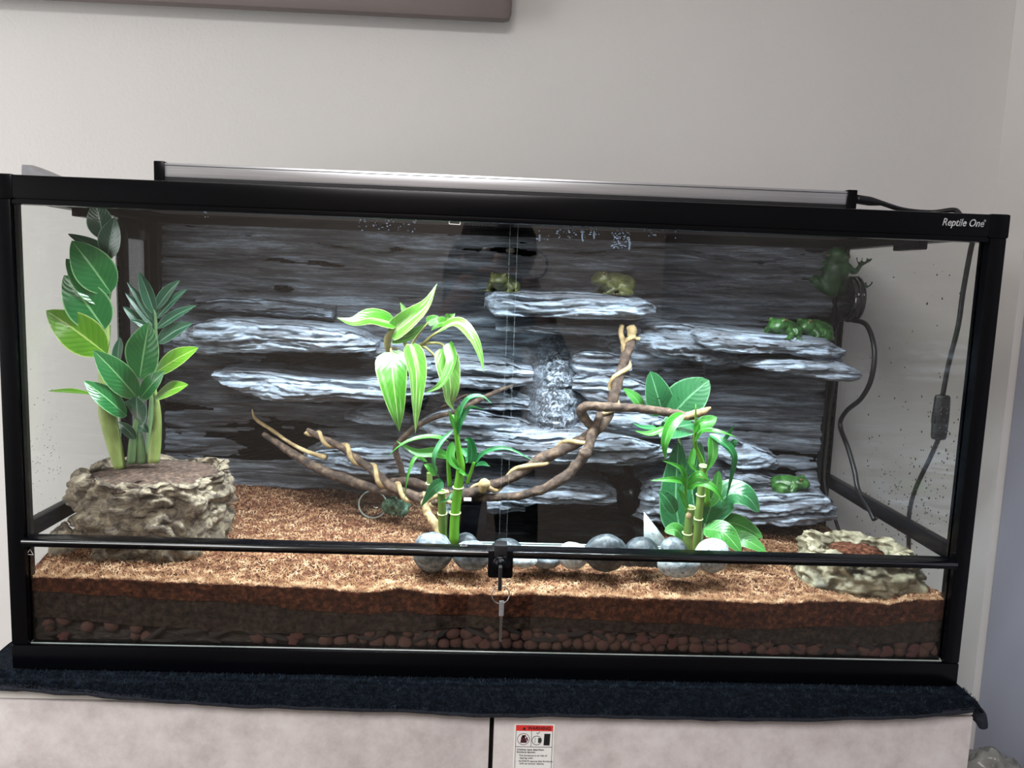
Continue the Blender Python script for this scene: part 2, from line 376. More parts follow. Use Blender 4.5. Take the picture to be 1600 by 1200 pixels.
M_hair = mk('dark_hair', [(.3, '120d0b'), (.7, '241b16')], scale=(4, 4, .4), nscale=60, rough=.5)

# ------------------------------------------------------------------ room
XL, XR, YB, YR = -2.2, .89, .50, -3.2
T = .08
struct('floor', box(XL-T, XR+.8, YR-T, YB+T, FLOOR-T, FLOOR), M_floor)
struct('ceiling', box(XL-T, XR+.8, YR-T, YB+T, CEIL, CEIL+T), M_ceil)
struct('wall_back', box(XL-T, XR+T, YB, YB+T, FLOOR, CEIL), M_wall)
struct('wall_right', join(box(XR, XR+T, .404, YB, FLOOR, CEIL), box(XR, XR+T, -.46, .404, 1.15, CEIL)), M_wallR)
struct('wall_side', box(XR, XR+T, YR, -.46, FLOOR, CEIL), mk('side_wall_dimmed', [(.3, '6f6b69'), (.7, '7a7673')], nscale=2, rough=.85))  # unseen stretch of wall, darkened to dim its reflection in the glass
struct('wall_left', join(box(XL-T, XL, .3, YB, FLOOR, CEIL), box(XL-T, XL, YR, -1.1, FLOOR, CEIL), box(XL-T, XL, -1.1, .3, FLOOR, -.1), box(XL-T, XL, -1.1, .3, 1.3, CEIL)), M_wall)
struct('wall_rear', box(XL-T, XR+T, YR-T, YR, FLOOR, CEIL), mk('rear_wall_paint', [(.3, 'b3aaa3'), (.7, 'beb4ad')], nscale=2, rough=.85))
d1 = struct('door_1', bbox(XR+.012, XR+.05, -.455, .402, FLOOR+.005, 1.145, .003), M_door)
w1 = struct('window_1', join(box(XL-T, XL+.02, -1.1, -1.05, -.1, 1.3), box(XL-T, XL+.02, .25, .3, -.1, 1.3), box(XL-T, XL+.02, -1.1, .3, -.1, -.05),
       box(XL-T, XL+.02, -1.1, .3, 1.25, 1.3), box(XL-T+.02, XL, -.42, -.38, -.1, 1.3)), M_white)
lamp = thing('ceiling_lamp', 'square white ceiling lamp panel above the room behind the camera', 'lamp', (-.35, -1.75, CEIL))
sharp(link('housing', join(bbox(-.83, .13, -2.23, -2.20, CEIL-.05, CEIL), bbox(-.83, .13, -1.30, -1.27, CEIL-.05, CEIL), bbox(-.83, -.8, -2.23, -1.27, CEIL-.05, CEIL), bbox(.1, .13, -2.23, -1.27, CEIL-.05, CEIL)), M_white, lamp))

# dark casing high on the wall, its lower edge in view
tv = thing('wall_panel', 'dark grey-brown casing fixed high on the wall, only its lower edge in view', 'wall panel', (-.6, .5, 1.1))
o = link('casing', bbox(-1.25, P(800, 10, .44)[0], .452, .482, P(600, 21, .45)[2], 1.5, .014), M_tv, tv); sharp(o)
sharp(link('bracket', bbox(-.9, -.4, .478, .5, 1.1, 1.3, .003), M_blackmatt, tv))

# ------------------------------------------------------------------ cabinet
CX0, CX1, CYF = -.615, .612, -.02
cab = thing('cabinet', 'pale grey-pink stone-look cabinet that carries the terrarium', 'cabinet', (0, .2, FLOOR))
sharp(link('top_panel', bbox(CX0, CX1, CYF, .47, -.028, -.012, .0015), M_cabtop, cab))
sharp(link('carcass', join(box(CX0+.002, CX0+.02, CYF+.02, .47, FLOOR+.06, -.0285), box(CX1-.02, CX1-.002, CYF+.02, .47, FLOOR+.06, -.0285),
      box(CX0+.02, CX1-.02, .455, .47, FLOOR+.06, -.0285), box(CX0+.02, CX1-.02, CYF+.02, .455, FLOOR+.06, FLOOR+.08), box(-.01, .01, CYF+.03, .455, FLOOR+.08, -.0285)), M_cab, cab, smooth_=False))
sharp(link('plinth', box(CX0+.03, CX1-.03, CYF+.05, .45, FLOOR, FLOOR+.06), M_gap, cab))
sharp(link('cabinet_door', bbox(CX0, -.0050, CYF-.001, CYF+.018, FLOOR+.07, -.030, .0012), M_cab, cab))
sharp(link('cabinet_door', bbox(-.0015+.002, CX1, CYF-.001, CYF+.018, FLOOR+.07, -.030, .0012), M_cab, cab))
# warning sticker on the right cabinet door
sy = CYF-.0012
a0 = P(804, 1130, sy); a1 = P(867, 1130, sy); sx0, sx1, sz = a0[0], a1[0], a0[2]-.0005; sw = sx1-sx0
sharp(link('seam_shade', box(-.02, .02, CYF+.0185, CYF+.020, FLOOR+.07, -.030), M_gap, cab))  # black strip stands in for the shade between the doors
st = thing('warning_label', 'white and red furniture warning sticker on the cabinet door', 'sticker', ((sx0+sx1)/2, sy, sz-.09))
link('paper', box(sx0, sx1, sy-.0002, sy, sz-.11, sz), M_white, st, smooth_=False)
def sbox(name, u0, u1, v0, v1, mat, k=.0004):
    return link(name, box(sx0+u0*sw, sx0+u1*sw, sy-k, sy-.0001, sz-v1*sw, sz-v0*sw), mat, st, smooth_=False)
sbox('red_band', .04, .96, .035, .185, M_red)
for n_, u0, u1, v0, v1 in (('frame_line', .04, .05, .185, 1.9), ('frame_line', .95, .96, .185, 1.9), ('frame_line', .04, .96, .60, .612), ('frame_line', .425, .435, .185, .6)):
    sbox(n_, u0, u1, v0, v1, M_ink)
def stext(name, body, u, v, size, mat, bold=0.):
    vf = text_vf(body, size*sw, .0001, bold=bold); vf = (vf[0]+np.array([sx0+u*sw, sy-.0006, sz-v*sw]), vf[1]); return link(name, vf, mat, st, smooth_=False)
stext('lettering', 'WARNING', .33, .148, .118, M_ink, .00012)
tri = np.array([(sx0+.2*sw, sy-.0006, sz-.155*sw), (sx0+.29*sw, sy-.0006, sz-.155*sw), (sx0+.245*sw, sy-.0006, sz-.075*sw)])
link('warning_triangle', (tri, [(0, 1, 2)]), M_ink, st, smooth_=False)
for k, (t_, b_) in enumerate((('Children have died from', .00004), ('furniture tipover.', .00004), ('·  This furniture is at risk of', 0.), ('    tipping over.', 0.), ('·  ALWAYS secure this furniture', 0.), ('    with an anchor device.', 0.))):
    stext('lettering', t_, .08, (.70, .765, .855, .92, 1.005, 1.07)[k], .068, M_ink, b_)
def ring(cx, cz, r, w, y, mat, name, par, n=28):
    a = np.linspace(0, 2*np.pi, n, endpoint=False)
    V = np.array([(cx+q*np.cos(t), y, cz+q*np.sin(t)) for q in (r-w, r) for t in a]); F = [(j, (j+1) % n, n+(j+1) % n, n+j) for j in range(n)]
    return link(name, (V, F), mat, par, smooth_=False)
def SX(u): return sx0+u*sw
def SZ(v): return sz-v*sw
ring(SX(.235), SZ(.40), .155*sw, .012*sw, sy-.0006, M_maroon, 'ring', st)
def poly(name, pts, mat, y):
    V = np.array([(SX(u), y, SZ(v)) for u, v in pts]); return link(name, (V, [tuple(range(len(pts)))]), mat, st, smooth_=False)
poly('pictogram', [(.16, .50), (.18, .34), (.25, .31), (.33, .47), (.30, .50)], M_maroon, sy-.0005)
poly('pictogram', [(.19, .30), (.28, .29), (.30, .33), (.21, .36)], M_maroon, sy-.0005)
poly('pictogram', [(.29, .38), (.32, .33), (.36, .45), (.33, .44)], M_maroon, sy-.0005)
ring(SX(.565), SZ(.43), .125*sw, .014*sw, sy-.0006, M_sage, 'ring', st)
poly('pictogram', [(.60, .36), (.60, .50), (.66, .49), (.68, .43), (.66, .37)], M_sage, sy-.0005)
poly('pictogram', [(.52, .36), (.53, .36), (.53, .5), (.52, .5)], M_sage, sy-.0005)
poly('pictogram', [(.56, .22), (.585, .25), (.63, .19), (.64, .20), (.587, .27), (.55, .23)], M_sage, sy-.0005)
poly('pictogram', [(.75, .25), (.90, .25), (.89, .56), (.74, .56)], M_ink, sy-.0005)

# ------------------------------------------------------------------ towel under the tank
def tow_front(u):
    "u across 0..1 -> how far the cloth reaches past the cabinet front and how low it hangs"
    return np.interp(u, [0, .12, .25, .5, .8, .93, 1], [.008, .015, .026, .031, .032, .024, .014])
nx, ny = 260, 40
TW = []
for i in range(nx):
    u = i/(nx-1)
    for j in range(ny):
        v = j/(ny-1)
        x = -.645+u*(1.26)
        Lh = tow_front(u); tot = .468+Lh
        s = v*tot                     # distance from the back edge
        if s < .468: y, z = .45-s, 0.
        else:
            q = s-.468; k = min(q/.016, 1.57)
            y = -.018-.016*math.sin(k); z = -.016*(1-math.cos(k))-max(0, q-.016*1.57)
        TW.append((x, y, z-.002))
TW = np.array(TW)
over = np.clip((TW[:, 0]-.606)/.03, 0, 1)
bulge = .0022*fbm(TW[:, 0]*30, TW[:, 1]*30, TW[:, 2]*30, 3)
TW[:, 1] -= np.where(TW[:, 1] < -.018, .004+.006*(.5+.5*fbm(TW[:, 0]*7, 0*TW[:, 0], 3., 2)), 0)
TW[:, 2] += bulge-.0005
# the cloth drops off the right end of the cabinet
TW[:, 2] -= np.where(TW[:, 0] > .609, (TW[:, 0]-.609)*1.2, 0)
bot = TW.copy(); bot[:, 2] -= np.where(bot[:, 1] > -.018, .009, .004); bot[:, 1] += np.where(bot[:, 1] < -.018, .007, 0)
f1 = grid_faces(nx, ny); n0 = nx*ny
edge = [i*ny for i in range(nx)]+[(nx-1)*ny+j for j in range(1, ny)]+[i*ny+ny-1 for i in range(nx-2, -1, -1)]+[j for j in range(ny-2, 0, -1)]
ef = [(edge[k], edge[(k+1) % len(edge)], edge[(k+1) % len(edge)]+n0, edge[k]+n0) for k in range(len(edge))]
tow = thing('towel', 'dark navy terry towel spread under the terrarium and over the cabinet edge', 'towel', (0, .2, -.012))
link('cloth', (np.concatenate([TW, bot]), f1+[tuple(q[::-1]+np.array(0)) if False else tuple(i+n0 for i in q[::-1]) for q in f1]+ef), M_towel, tow)
# hem along the front edge and the hanging right corner
hem = np.array([(TW[i*ny+ny-1]+bot[i*ny+ny-1])/2 for i in range(0, nx, 4)])
link('hem', tube(hem, .0042, n=130, seg=8, rough=.2), M_hem, tow)
c0 = P(1521, 1110, -.015)
link('hanging_corner', tube([c0+(-.012, .03, .004), c0+(.002, .012, .001), c0+(.010, .0, -.010), c0+(.014, -.002, -.022)], [.006, .009, .009, .005], n=24, seg=12, rough=.25), M_hem, tow)
# looped pile: short tufts standing on the part of the cloth in view
k = 26000
u = rng.random(k); vv = rng.random(k)
xs = -.64+u*1.248; Lh = tow_front(u)
qv = vv*(.018+Lh)              # from under the frame to the edge
kk = np.clip((qv-.018)/.016, 0, 1.57)
ys = np.where(qv < .018, -qv, -.018-.016*np.sin(kk)); zs = np.where(qv < .018, 0, -.016*(1-np.cos(kk))-np.clip(qv-.018-.0251, 0, 1))-.002
ny_ = np.where(qv < .018, 0, -np.sin(kk)); nz_ = np.where(qv < .018, 1, np.cos(kk))
ys = ys-np.where(ys < -.018, .004+.006*(.5+.5*fbm(xs*7, 0*xs, 3., 2)), 0)
h = rng.uniform(.0015, .0042, k); a = rng.uniform(0, 6.28, k); w = .0006
nrm = np.stack([rng.normal(0, .45, k), ny_+rng.normal(0, .4, k), nz_+rng.normal(0, .3, k)], 1)
b0 = np.stack([xs, ys, zs], 1); dx = np.stack([np.cos(a)*w, np.sin(a)*w*.6, np.sin(a)*w*.6], 1)
V = np.stack([b0-dx, b0+dx, b0+nrm*h[:, None]], 1).reshape(-1, 3)
o = link('pile', (V, [(3*i, 3*i+1, 3*i+2) for i in range(k)]), M_pile, tow); o['kind'] = 'stuff'

# ------------------------------------------------------------------ terrarium
H = .6013; W2 = .6; SW, TWR, BW = .0206, .0272, .0311; DEP = .45
tank = thing('terrarium', 'wide black-framed glass terrarium with sliding doors standing on a navy towel', 'terrarium', (0, .225, 0))
def tb(name, *a, b=.0025, mat=None):
    return sharp(link(name, bbox(*a, b), mat or M_black, tank))
tb('top_rail', -W2, W2, 0, .024, H-TWR, H)
tb('bottom_rail', -W2, W2, 0, .024, 0, BW)
tb('bottom_rail', -W2, W2, DEP-.024, DEP, 0, BW)
tb('top_rail', -W2, W2, DEP-.024, DEP, H-TWR-.012, H)
for sx in (-1, 1):
    x0, x1 = sorted((sx*W2, sx*(W2-SW)))
    tb('front_post', x0, x1, .0005, .024, BW, H-TWR)
    tb('back_post', x0, x1, DEP-.024, DEP, BW, H-TWR-.012)
    tb('side_rail', x0, x1, .024, DEP-.024, H-TWR, H)
    tb('side_rail', x0, x1, .024, DEP-.024, 0, BW)
    xa, xb = sorted((sx*(W2-.003), sx*(W2-.0155)))
    tb('middle_side_bar', xa, xb, .022, DEP-.024, .160, .181, b=.0015)
    xa, xb = sorted((sx*(W2-SW), sx*(W2-SW-.014)))
    tb('corner_clip', xa, xb, .14, .21, H-TWR-.010, H-TWR+.002, b=.002)
    tb('corner_cap', *sorted((sx*(W2+.0012), sx*(W2-.024))), -.001, .0255, H-.0285, H+.0008, b=.003)
# lower track of the sliding doors, with its front lip
mb = tb('door_track', -W2+SW-.001, W2-SW+.001, -.004, .018, .1585, .1692, b=.0025)
link('track_lip', tube([(-W2+SW, -.0038, .1655), (W2-SW, -.0038, .1655)], .0030, n=2, seg=20), M_gloss, mb)
tb('door_track', -W2+SW, W2-SW, .002, .022, H-TWR-.006, H-TWR+.002, b=.0012)
# panes
def pane(name, x0, x1, y0, y1, z0, z1, thin='y'):
    v, f = box(x0, x1, y0, y1, z0, z1)
    big = {'y': (2, 3), 'x': (0, 1), 'z': (4, 5)}[thin]
    return link(name, (v, f), None, tank, smooth_=False, mats=[M_glass, M_edge], mi=[0 if i in big else 1 for i in range(6)])
pane('lower_front_pane', -W2+SW, W2-SW, .008, .012, BW-.002, .160)
pane('sliding_door', -W2+SW, .0085, .005, .009, .1665, H-TWR)
pane('sliding_door', -.0005, W2-SW, .013, .017, .1665, H-TWR)
pane('side_pane', -W2+.004, -W2+.008, .024, .308, BW, H-TWR, 'x')
pane('side_pane', W2-.008, W2-.004, .024, DEP-.024, BW, H-TWR, 'x')
# bright strip where the lower pane meets the rail
sharp(link('sealant_bead', tube([(-W2+SW, .0065, BW+.0005), (W2-SW, .0065, BW+.0005)], .0009, n=2, seg=6), M_edge, tank))
# ventilation panel at the back of the left side: frame and perforated sheet
vx = -W2+.006
vent = tb('vent_frame', vx-.004, vx+.006, .308, .335, BW, H-TWR)
sharp(link('vent_stile', bbox(vx-.004, vx+.006, .405, .428, BW, H-TWR, .002), M_black, vent))
sharp(link('vent_crosspiece', bbox(vx-.004, vx+.006, .335, .405, H-TWR-.03, H-TWR, .002), M_black, vent))
sharp(link('vent_crosspiece', bbox(vx-.004, vx+.006, .335, .405, BW, BW+.03, .002), M_black, vent))
wires = []
for q in np.arange(.336, .405, .0026): wires.append(box(vx-.0005, vx+.0005, q, q+.0011, BW+.03, H-TWR-.03))
for q in np.arange(BW+.03, H-TWR-.03, .0026): wires.append(box(vx-.0004, vx+.0004, .335, .405, q, q+.0011))
o = link('vent_mesh', join(*wires), M_alu, vent, smooth_=False); o['kind'] = 'stuff'
# mesh lid
lz = H-.012
lid = tb('lid_frame', -W2+SW, W2-SW, .024, .040, lz-.004, lz+.004, b=.001)
for a in ((-W2+SW, W2-SW, DEP-.045, DEP-.024), (-W2+SW, -W2+SW+.02, .04, DEP-.045), (W2-SW-.02, W2-SW, .04, DEP-.045), (-.012, .012, .04, DEP-.045)):
    sharp(link('lid_bar', bbox(*a, lz-.004, lz+.004, .001), M_black, lid))
wires = []
for q in np.arange(-W2+SW+.02, W2-SW-.02, .005): wires.append(box(q, q+.0008, .04, DEP-.045, lz-.0004, lz+.0004))
for q in np.arange(.04, DEP-.045, .005): wires.append(box(-W2+SW+.02, W2-SW-.02, q, q+.0008, lz-.0005, lz+.0003))
o = link('lid_mesh', join(*wires), M_blackmatt, lid, smooth_=False); o['kind'] = 'stuff'
# base sheet
sharp(link('base_pane', box(-W2+.01, W2-.01, .01, DEP-.01, .006, .012), M_glass, tank, smooth_=False))
# lettering on the top rail
lg0 = P(1472, 356, -.0006); lg1 = P(1541, 356, -.0006); lg = thing  # placement only
vf = text_vf('Reptile One', .0125, .0002, shear=.25, bold=.0001); v = vf[0]; v = v-v.min(0); v[:, 0] *= (lg1[0]-lg0[0]-.003)/v[:, 0].max(); v[:, 2] *= 1.0
link('lettering', (v+np.array([lg0[0], -.0007, lg0[2]]), vf[1]), M_logo, tank, smooth_=False)
a = np.linspace(0, 2*np.pi, 14, endpoint=False); rc = P(1539, 345, -.0007)
link('registered_mark', (np.array([(rc[0]+r_*np.cos(t), -.0007, rc[2]+r_*np.sin(t)) for r_ in (.0007, .0014) for t in a]), [(j, (j+1) % 14, 14+(j+1) % 14, 14+j) for j in range(14)]), M_logo, tank, smooth_=False)
# small printed marks on the glass
def pline(name, pts, w, Y, closed=False, mat=None):
    pts = [P(x, y, Y) for x, y in pts]; S = []
    for p, q in zip(pts, pts[1:]+([pts[0]] if closed else [])): S.append(tube([p, q], w, n=2, seg=4))
    return link(name, join(*S), mat or M_white, tank, smooth_=False)
pline('glass_mark', [(702, 341), (702, 350), (719, 351), (719, 341)], .0006, .0048)
pline('glass_mark', [(42, 866), (47, 858), (52, 867)], .0003, .0078, True)
pline('track_mark', [(719, 853), (724, 847), (730, 853)], .0003, -.0045, True)
# lock on the door track
lk0 = P(763, 862, -.012); lk1 = P(801, 904, -.012)
lock = sharp(link('lock_body', bbox(lk0[0], lk1[0], -.014, -.0045, lk1[2], lk0[2]+.002, .004), M_black, tank), 50)
lt0 = P(773, 850, -.010); lt1 = P(792, 866, -.010)
sharp(link('lock_clip', bbox(lt0[0], lt1[0], -.0165, .004, lt1[2]-.002, lt0[2], .001), M_blackmatt, lock))
lc = P(783, 880, -.016)
link('lock_barrel', lathe([(.0105, -.0135), (.0105, -.018), (.009, -.020), (.0065, -.020), (.0065, -.023), (.0055, -.0245), (.001, -.0245)], 'Y', 28, (lc[0], 0, lc[2])), M_black, lock)
sharp(link('clear_plate', box(P(761, 860, -.002)[0], P(804, 860, -.002)[0], -.0058, -.0048, lk0[2], P(780, 845, -.005)[2]), M_glass, lock, smooth_=False))
# keys
k0 = P(782, 884, -.028); k1 = P(782, 921, -.028); kc = P(782, 929, -.028)
key = thing('key', 'black-headed key left in the terrarium door lock', 'key', tuple(k1))
sharp(link('key_head', bbox(k0[0]-.0022, k0[0]+.0022, -.034, -.0225, k1[2], k0[2], .0012), M_blackmatt, key))
link('key_blade', tube([(k0[0], -.0235, k0[2]-.003), (k0[0], -.019, k0[2]-.003)], .0016, n=2, seg=8), M_steel, key)
kr = thing('key_ring', 'thin wire split ring hanging from the key in the lock', 'key ring', tuple(kc))
a = np.linspace(0, 2*np.pi, 33); R_ = .0108
link('wire', tube([(kc[0]+R_*math.cos(t), -.029+.0008*math.sin(t), kc[2]+R_*math.sin(t)) for t in a], .0008, n=66, seg=6), M_steel, kr)
s0 = P(784, 938, -.028); s1 = P(786, 962, -.028); s2 = P(785, 1003, -.028)
sk = thing('spare_key', 'spare key with grey head dangling from the wire ring below the lock', 'key', tuple(s2))
sharp(link('key_head', bbox(s0[0]-.003, s0[0]+.003, -.0305, -.0275, s1[2], s0[2], .0012), M_sheet, sk))
prof = [(s0[0]-.001, s1[2])]
zz = np.linspace(s1[2], s2[2], 15); rgt = [(s0[0]+(.0022 if i % 2 else .0012), z) for i, z in enumerate(zz)]
pp = [(s0[0]-.0018, zz[0])]+rgt+[(s0[0]-.0018, zz[-1]+.002)]
n_ = len(pp); V = np.array([(x, y, z) for y in (-.0298, -.0284) for x, z in pp]); F = [tuple(range(n_))[::-1], tuple(range(n_, 2*n_))]+[(i, (i+1) % n_, n_+(i+1) % n_, n_+i) for i in range(n_)]
link('key_blade', (V, F), M_steel, sk, smooth_=False)

# ------------------------------------------------------------------ LED bar and its cable
lx0, lx1 = P(241, 279, .08)[0], P(1337, 327, .08)[0]; lzb, lzt = H+.006, .632
led = thing('led_light_bar', 'long silver LED light bar lying along the top of the terrarium', 'light bar', (0, .09, H))
sharp(link('housing', bbox(lx0+.012, lx1-.012, .080, .106, lzb+.006, lzt-.0005, .002), M_alu, led))
link('groove', box(lx0+.012, lx1-.012, .0797, .081, lzt-.0042, lzt-.0034), M_blackmatt, led, smooth_=False)
sharp(link('base_channel', bbox(lx0+.012, lx1-.012, .0795, .107, lzb, lzb+.006, .001), M_blackmatt, led))
for xa in (lx0, lx1-.013): sharp(link('end_cap', bbox(xa, xa+.013, .078, .108, H, lzt+.001, .0015), M_black, led))
link('diffuser', box(lx0+.02, lx1-.02, .085, .101, lzb-.0008, lzb+.0002), M_led, led, smooth_=False)
ll = area('led_strip_light', (0, .093, lzb-.002), (0, 0, 0), lx1-lx0-.05, .012, 21, (.84, .94, 1.0)); ll.data.spread = math.radians(140); ll.parent = led; ll.location = (0, .003, lzb-.002-H)
ORG[ll.name] = (0, 0, 0)
cb = thing('power_cable', 'black power cable from the light bar with an inline switch beside the right pane', 'cable', tuple(P(1420, 828, .25)))
pA = P(1337, 311, .09); pB = P(1376, 317, .10)
link('plug', tube([pA, pA+(pB-pA)*.55, pB], [.006, .006, .0035], n=14, seg=12), M_cable, cb)
SXo = W2+.012
sw0 = PX(1473, 618, SXo); sw1 = PX(1466, 687, SXo)
link('cord', tube([pB, P(1412, 328, .12), P(1455, 333, .12)+(0, 0, .001), P(1490, 333, .10)+(0, 0, .004), (W2-.012, .08, H+.004), (W2+.004, .08, H+.001), (SXo, .085, H-.02), PX(1518, 385, SXo), PX(1505, 455, SXo), PX(1497, 510, SXo), PX(1482, 570, SXo), sw0], .0033, n=110, seg=8), M_cable, cb)
link('cord', tube([sw1, PX(1452, 718, SXo), PX(1430, 765, SXo), PX(1421, 800, SXo), PX(1420, 830, SXo), PX(1420, 900, SXo), PX(1421, 960, SXo)+(0, 0, 0)], .0033, n=50, seg=8), M_cable, cb)
swd = (sw1-sw0)/np.linalg.norm(sw1-sw0)
swi = link('inline_switch', tube([sw0-swd*.001, sw0+swd*.003, sw0+(sw1-sw0)*.5, sw1-swd*.004, sw1], [.006, .0105, .0115, .0105, .0055], n=26, seg=14, flat=.7), M_cable, cb)
swm = (sw0+sw1)/2
sharp(link('rocker', bbox(swm[0]-.011, swm[0]-.006, swm[1]-.004, swm[1]+.004, swm[2]-.008, swm[2]+.008, .001), M_blackmatt, swi))

# flat grey item lying on the lid at the left
q0, q1 = P(36, 262, .13), P(110, 274, .13)
sh = thing('grey_strip', 'grey curved metal strip lying on the lid at the far left corner', 'strip', ((q0[0]+q1[0])/2, .13, H))
S = []
for i in range(15):
    t = i/14; x = q0[0]+(q1[0]-q0[0])*t; zt = q0[2]+.003-.018*t**1.1
    for y_, z_ in ((.125, H+.0005), (.122, zt), (.146, zt+.0025), (.149, H+.0005)): S.append((x-.004*math.sin(3.14*(z_-H)/.02), y_, max(z_, H+.0005)))
F = [(i*4+j, (i+1)*4+j, (i+1)*4+j+1, i*4+j+1) for i in range(14) for j in range(3)]+[(0, 1, 2, 3), (59, 58, 57, 56)]
sharp(link('strip', (np.array(S), F), M_sheet, sh))

# ------------------------------------------------------------------ substrate
fx = [-.58, -.50, -.42, -.35, -.27, -.22, -.165, -.12, -.08, 0, .05, .15, .25, .33, .40, .44, .50, .54, .59]
fpx = [(45, 900), (150, 903), (260, 908), (350, 912), (465, 916), (530, 921), (575, 925), (625, 918), (675, 926), (770, 928), (830, 927), (950, 932), (1100, 936), (1200, 942), (1280, 937), (1330, 938), (1385, 943), (1430, 935), (1485, 934)]
fz = np.array([P(x, y, .02)[2] for x, y in fpx]); fX = np.array([P(x, y, .02)[0] for x, y in fpx])
pA_, pB_ = -.075, .245                                   # pond pit in X
def soil_z(X, Y):
    X = np.asarray(X, float); Y = np.asarray(Y, float)
    z0 = np.interp(X, fX, fz); zb = np.interp(X, [-.6, -.35, -.1, .25, .6], [.128, .128, .122, .098, .085])
    t = np.clip((Y-.018)/.40, 0, 1); z = z0+(zb-z0)*t+.010*np.exp(-((Y-.10)/.05)**2)*(1-smooth(.25, .45, X))
    z = z+.006*fbm(X*14, Y*14, 0, 3)*smooth(.018, .06, Y)+.0022*fbm(X*110, Y*110, 4., 3)
    pit = smooth(pA_-.012, pA_+.004, X)*(1-smooth(pB_-.004, pB_+.012, X))*smooth(.112, .122, Y)
    return z*(1-pit)+.05*pit
def soil_block(name, label, x0, x1, y0, y1, ztop, zbot, mat, nx=300, ny=110, front_mat=None):
    xs = np.linspace(x0, x1, nx); ys = y0+(y1-y0)*np.linspace(0, 1, ny)
    X, Y = np.meshgrid(xs, ys, indexing='ij'); top = np.stack([X, Y, ztop(X, Y)], -1).reshape(-1, 3)
    # front face with relief, several rows
    nf = 18; front = []
    for k in range(nf):
        t = (k+1)/nf
        for i in range(nx):
            zt = top[i*ny][2]; zb = zbot(xs[i]) if callable(zbot) else zbot
            front.append((xs[i], y0, zt+(zb-zt)*t))
    front = np.array(front); front[:, 1] += .0016*fbm(front[:, 0]*120, 0*front[:, 0], front[:, 2]*120, 3)
    n0 = len(top); F = grid_faces(nx, ny)
    for i in range(nx-1):
        F.append((i*ny, n0+i, n0+i+1, (i+1)*ny))
        for k in range(nf-1): F.append((n0+k*nx+i, n0+(k+1)*nx+i, n0+(k+1)*nx+i+1, n0+k*nx+i+1))
    nt_ = len(grid_faces(nx, ny)); o = link(name, (np.concatenate([top, front]), [tuple(q) for q in F]), None, mats=[mat, front_mat or mat], mi=[0]*nt_+[1]*(len(F)-nt_)); tag(o, label, 'soil', kind='stuff'); return o
def layer(X): return np.interp(X, fX, fz)-np.interp(X, [-.6, -.4, -.2, 0, .2, .4, .6], [.017, .021, .030, .026, .030, .035, .026])+.004*fbm(np.asarray(X)*20, 0*np.asarray(X), 1., 3)
def bottomline(X): return .0535+.007*np.sin(np.asarray(X)*9+1)+.003*fbm(np.asarray(X)*25, 0*np.asarray(X), 7., 3)
soil_block('coco_fibre_soil', 'reddish brown coconut fibre soil covering the terrarium floor', -.591, .591, .0145, .425, soil_z, lambda x: float(layer(x)), M_coco, front_mat=M_cocofront)
soil_block('dark_soil', 'dark damp soil layer seen through the lower front glass', -.591, .591, .0165, .42, lambda X, Y: np.minimum(layer(X)+.001, soil_z(X, Y)-.004), lambda x: float(bottomline(x)), M_dark, 220, 30)
soil_block('drainage_shade_backing', 'near-black backing for the shade between the clay pebbles at the bottom of the terrarium', -.591, .591, .030, .40, lambda X, Y: bottomline(X)+.002+0*Y, .012, M_bark, 160, 12)  # dark backing stands in for the shade in the pebble gaps
# loose fibres on the surface
k = 60000
u = rng.random(k); X = -.585+1.17*u; Y = .016+.395*rng.random(k)**1.6
keep = ~((X > pA_-.01) & (X < pB_+.01) & (Y > .108)); X, Y = X[keep], Y[keep]; k = len(X)
Z = soil_z(X, Y)+.0008; L_ = rng.uniform(.003, .009, k); a = rng.uniform(0, np.pi, k); el = rng.normal(0, .35, k); w = rng.uniform(.00025, .0007, k)
d = np.stack([np.cos(a)*np.cos(el), np.sin(a)*np.cos(el), np.abs(np.sin(el))], 1); s = np.stack([-np.sin(a), np.cos(a), 0*a], 1)*w[:, None]
c = np.stack([X, Y, Z], 1); up = np.array([0, 0, 1.])
p0 = c-d*L_[:, None]/2; p1 = c+up*(rng.uniform(0, .0014, k)[:, None]); p2 = c+d*L_[:, None]/2
p0[:, 1] = np.maximum(p0[:, 1], .0145); p2[:, 1] = np.maximum(p2[:, 1], .0145)
V = np.stack([p0-s*.3, p0+s*.3, p1-s+up*.0002, p1+s+up*.0002, p2-s*.3, p2+s*.3], 1).reshape(-1, 3)
F = [q for i in range(k) for q in ((6*i, 6*i+1, 6*i+3, 6*i+2), (6*i+2, 6*i+3, 6*i+5, 6*i+4))]
o = link('coco_fibres', (V, F), M_fib, smooth_=False); tag(o, 'loose pale coconut fibres scattered over the brown soil', 'fibres', kind='stuff')
# drainage layer pressed against the glass: clay balls, lava rocks and bark chips, each a thing
clay_me = [link('clay_pebble', blob((0, 0, 0), (1, .8, .92), 12, 8, .12, 2., s), M_clay).data for s in range(4)]
lava_me = [link('lava_rock', blob((0, 0, 0), (1, .8, .9), 14, 9, .55, 2.2, s+9), M_lava).data for s in range(3)]
def chip(seed):
    v, f = blob((0, 0, 0), (1, .5, .22), 12, 8, .5, 1.6, seed); return v, f
bark_me = [link('bark_chip', chip(s+20), M_bark).data for s in range(3)]
for o in [o for o in bpy.data.objects if o.name.startswith(('clay_pebble', 'lava_rock', 'bark_chip'))]: bpy.data.objects.remove(o)
def put(name, me, loc, sc, rot, label, cat, group):
    o = bpy.data.objects.new(name, me); COL.objects.link(o); o.location = loc; o.scale = sc; o.rotation_euler = rot; return tag(o, label, cat, group)
def lowp(px, py): return P(px, py, .0195)
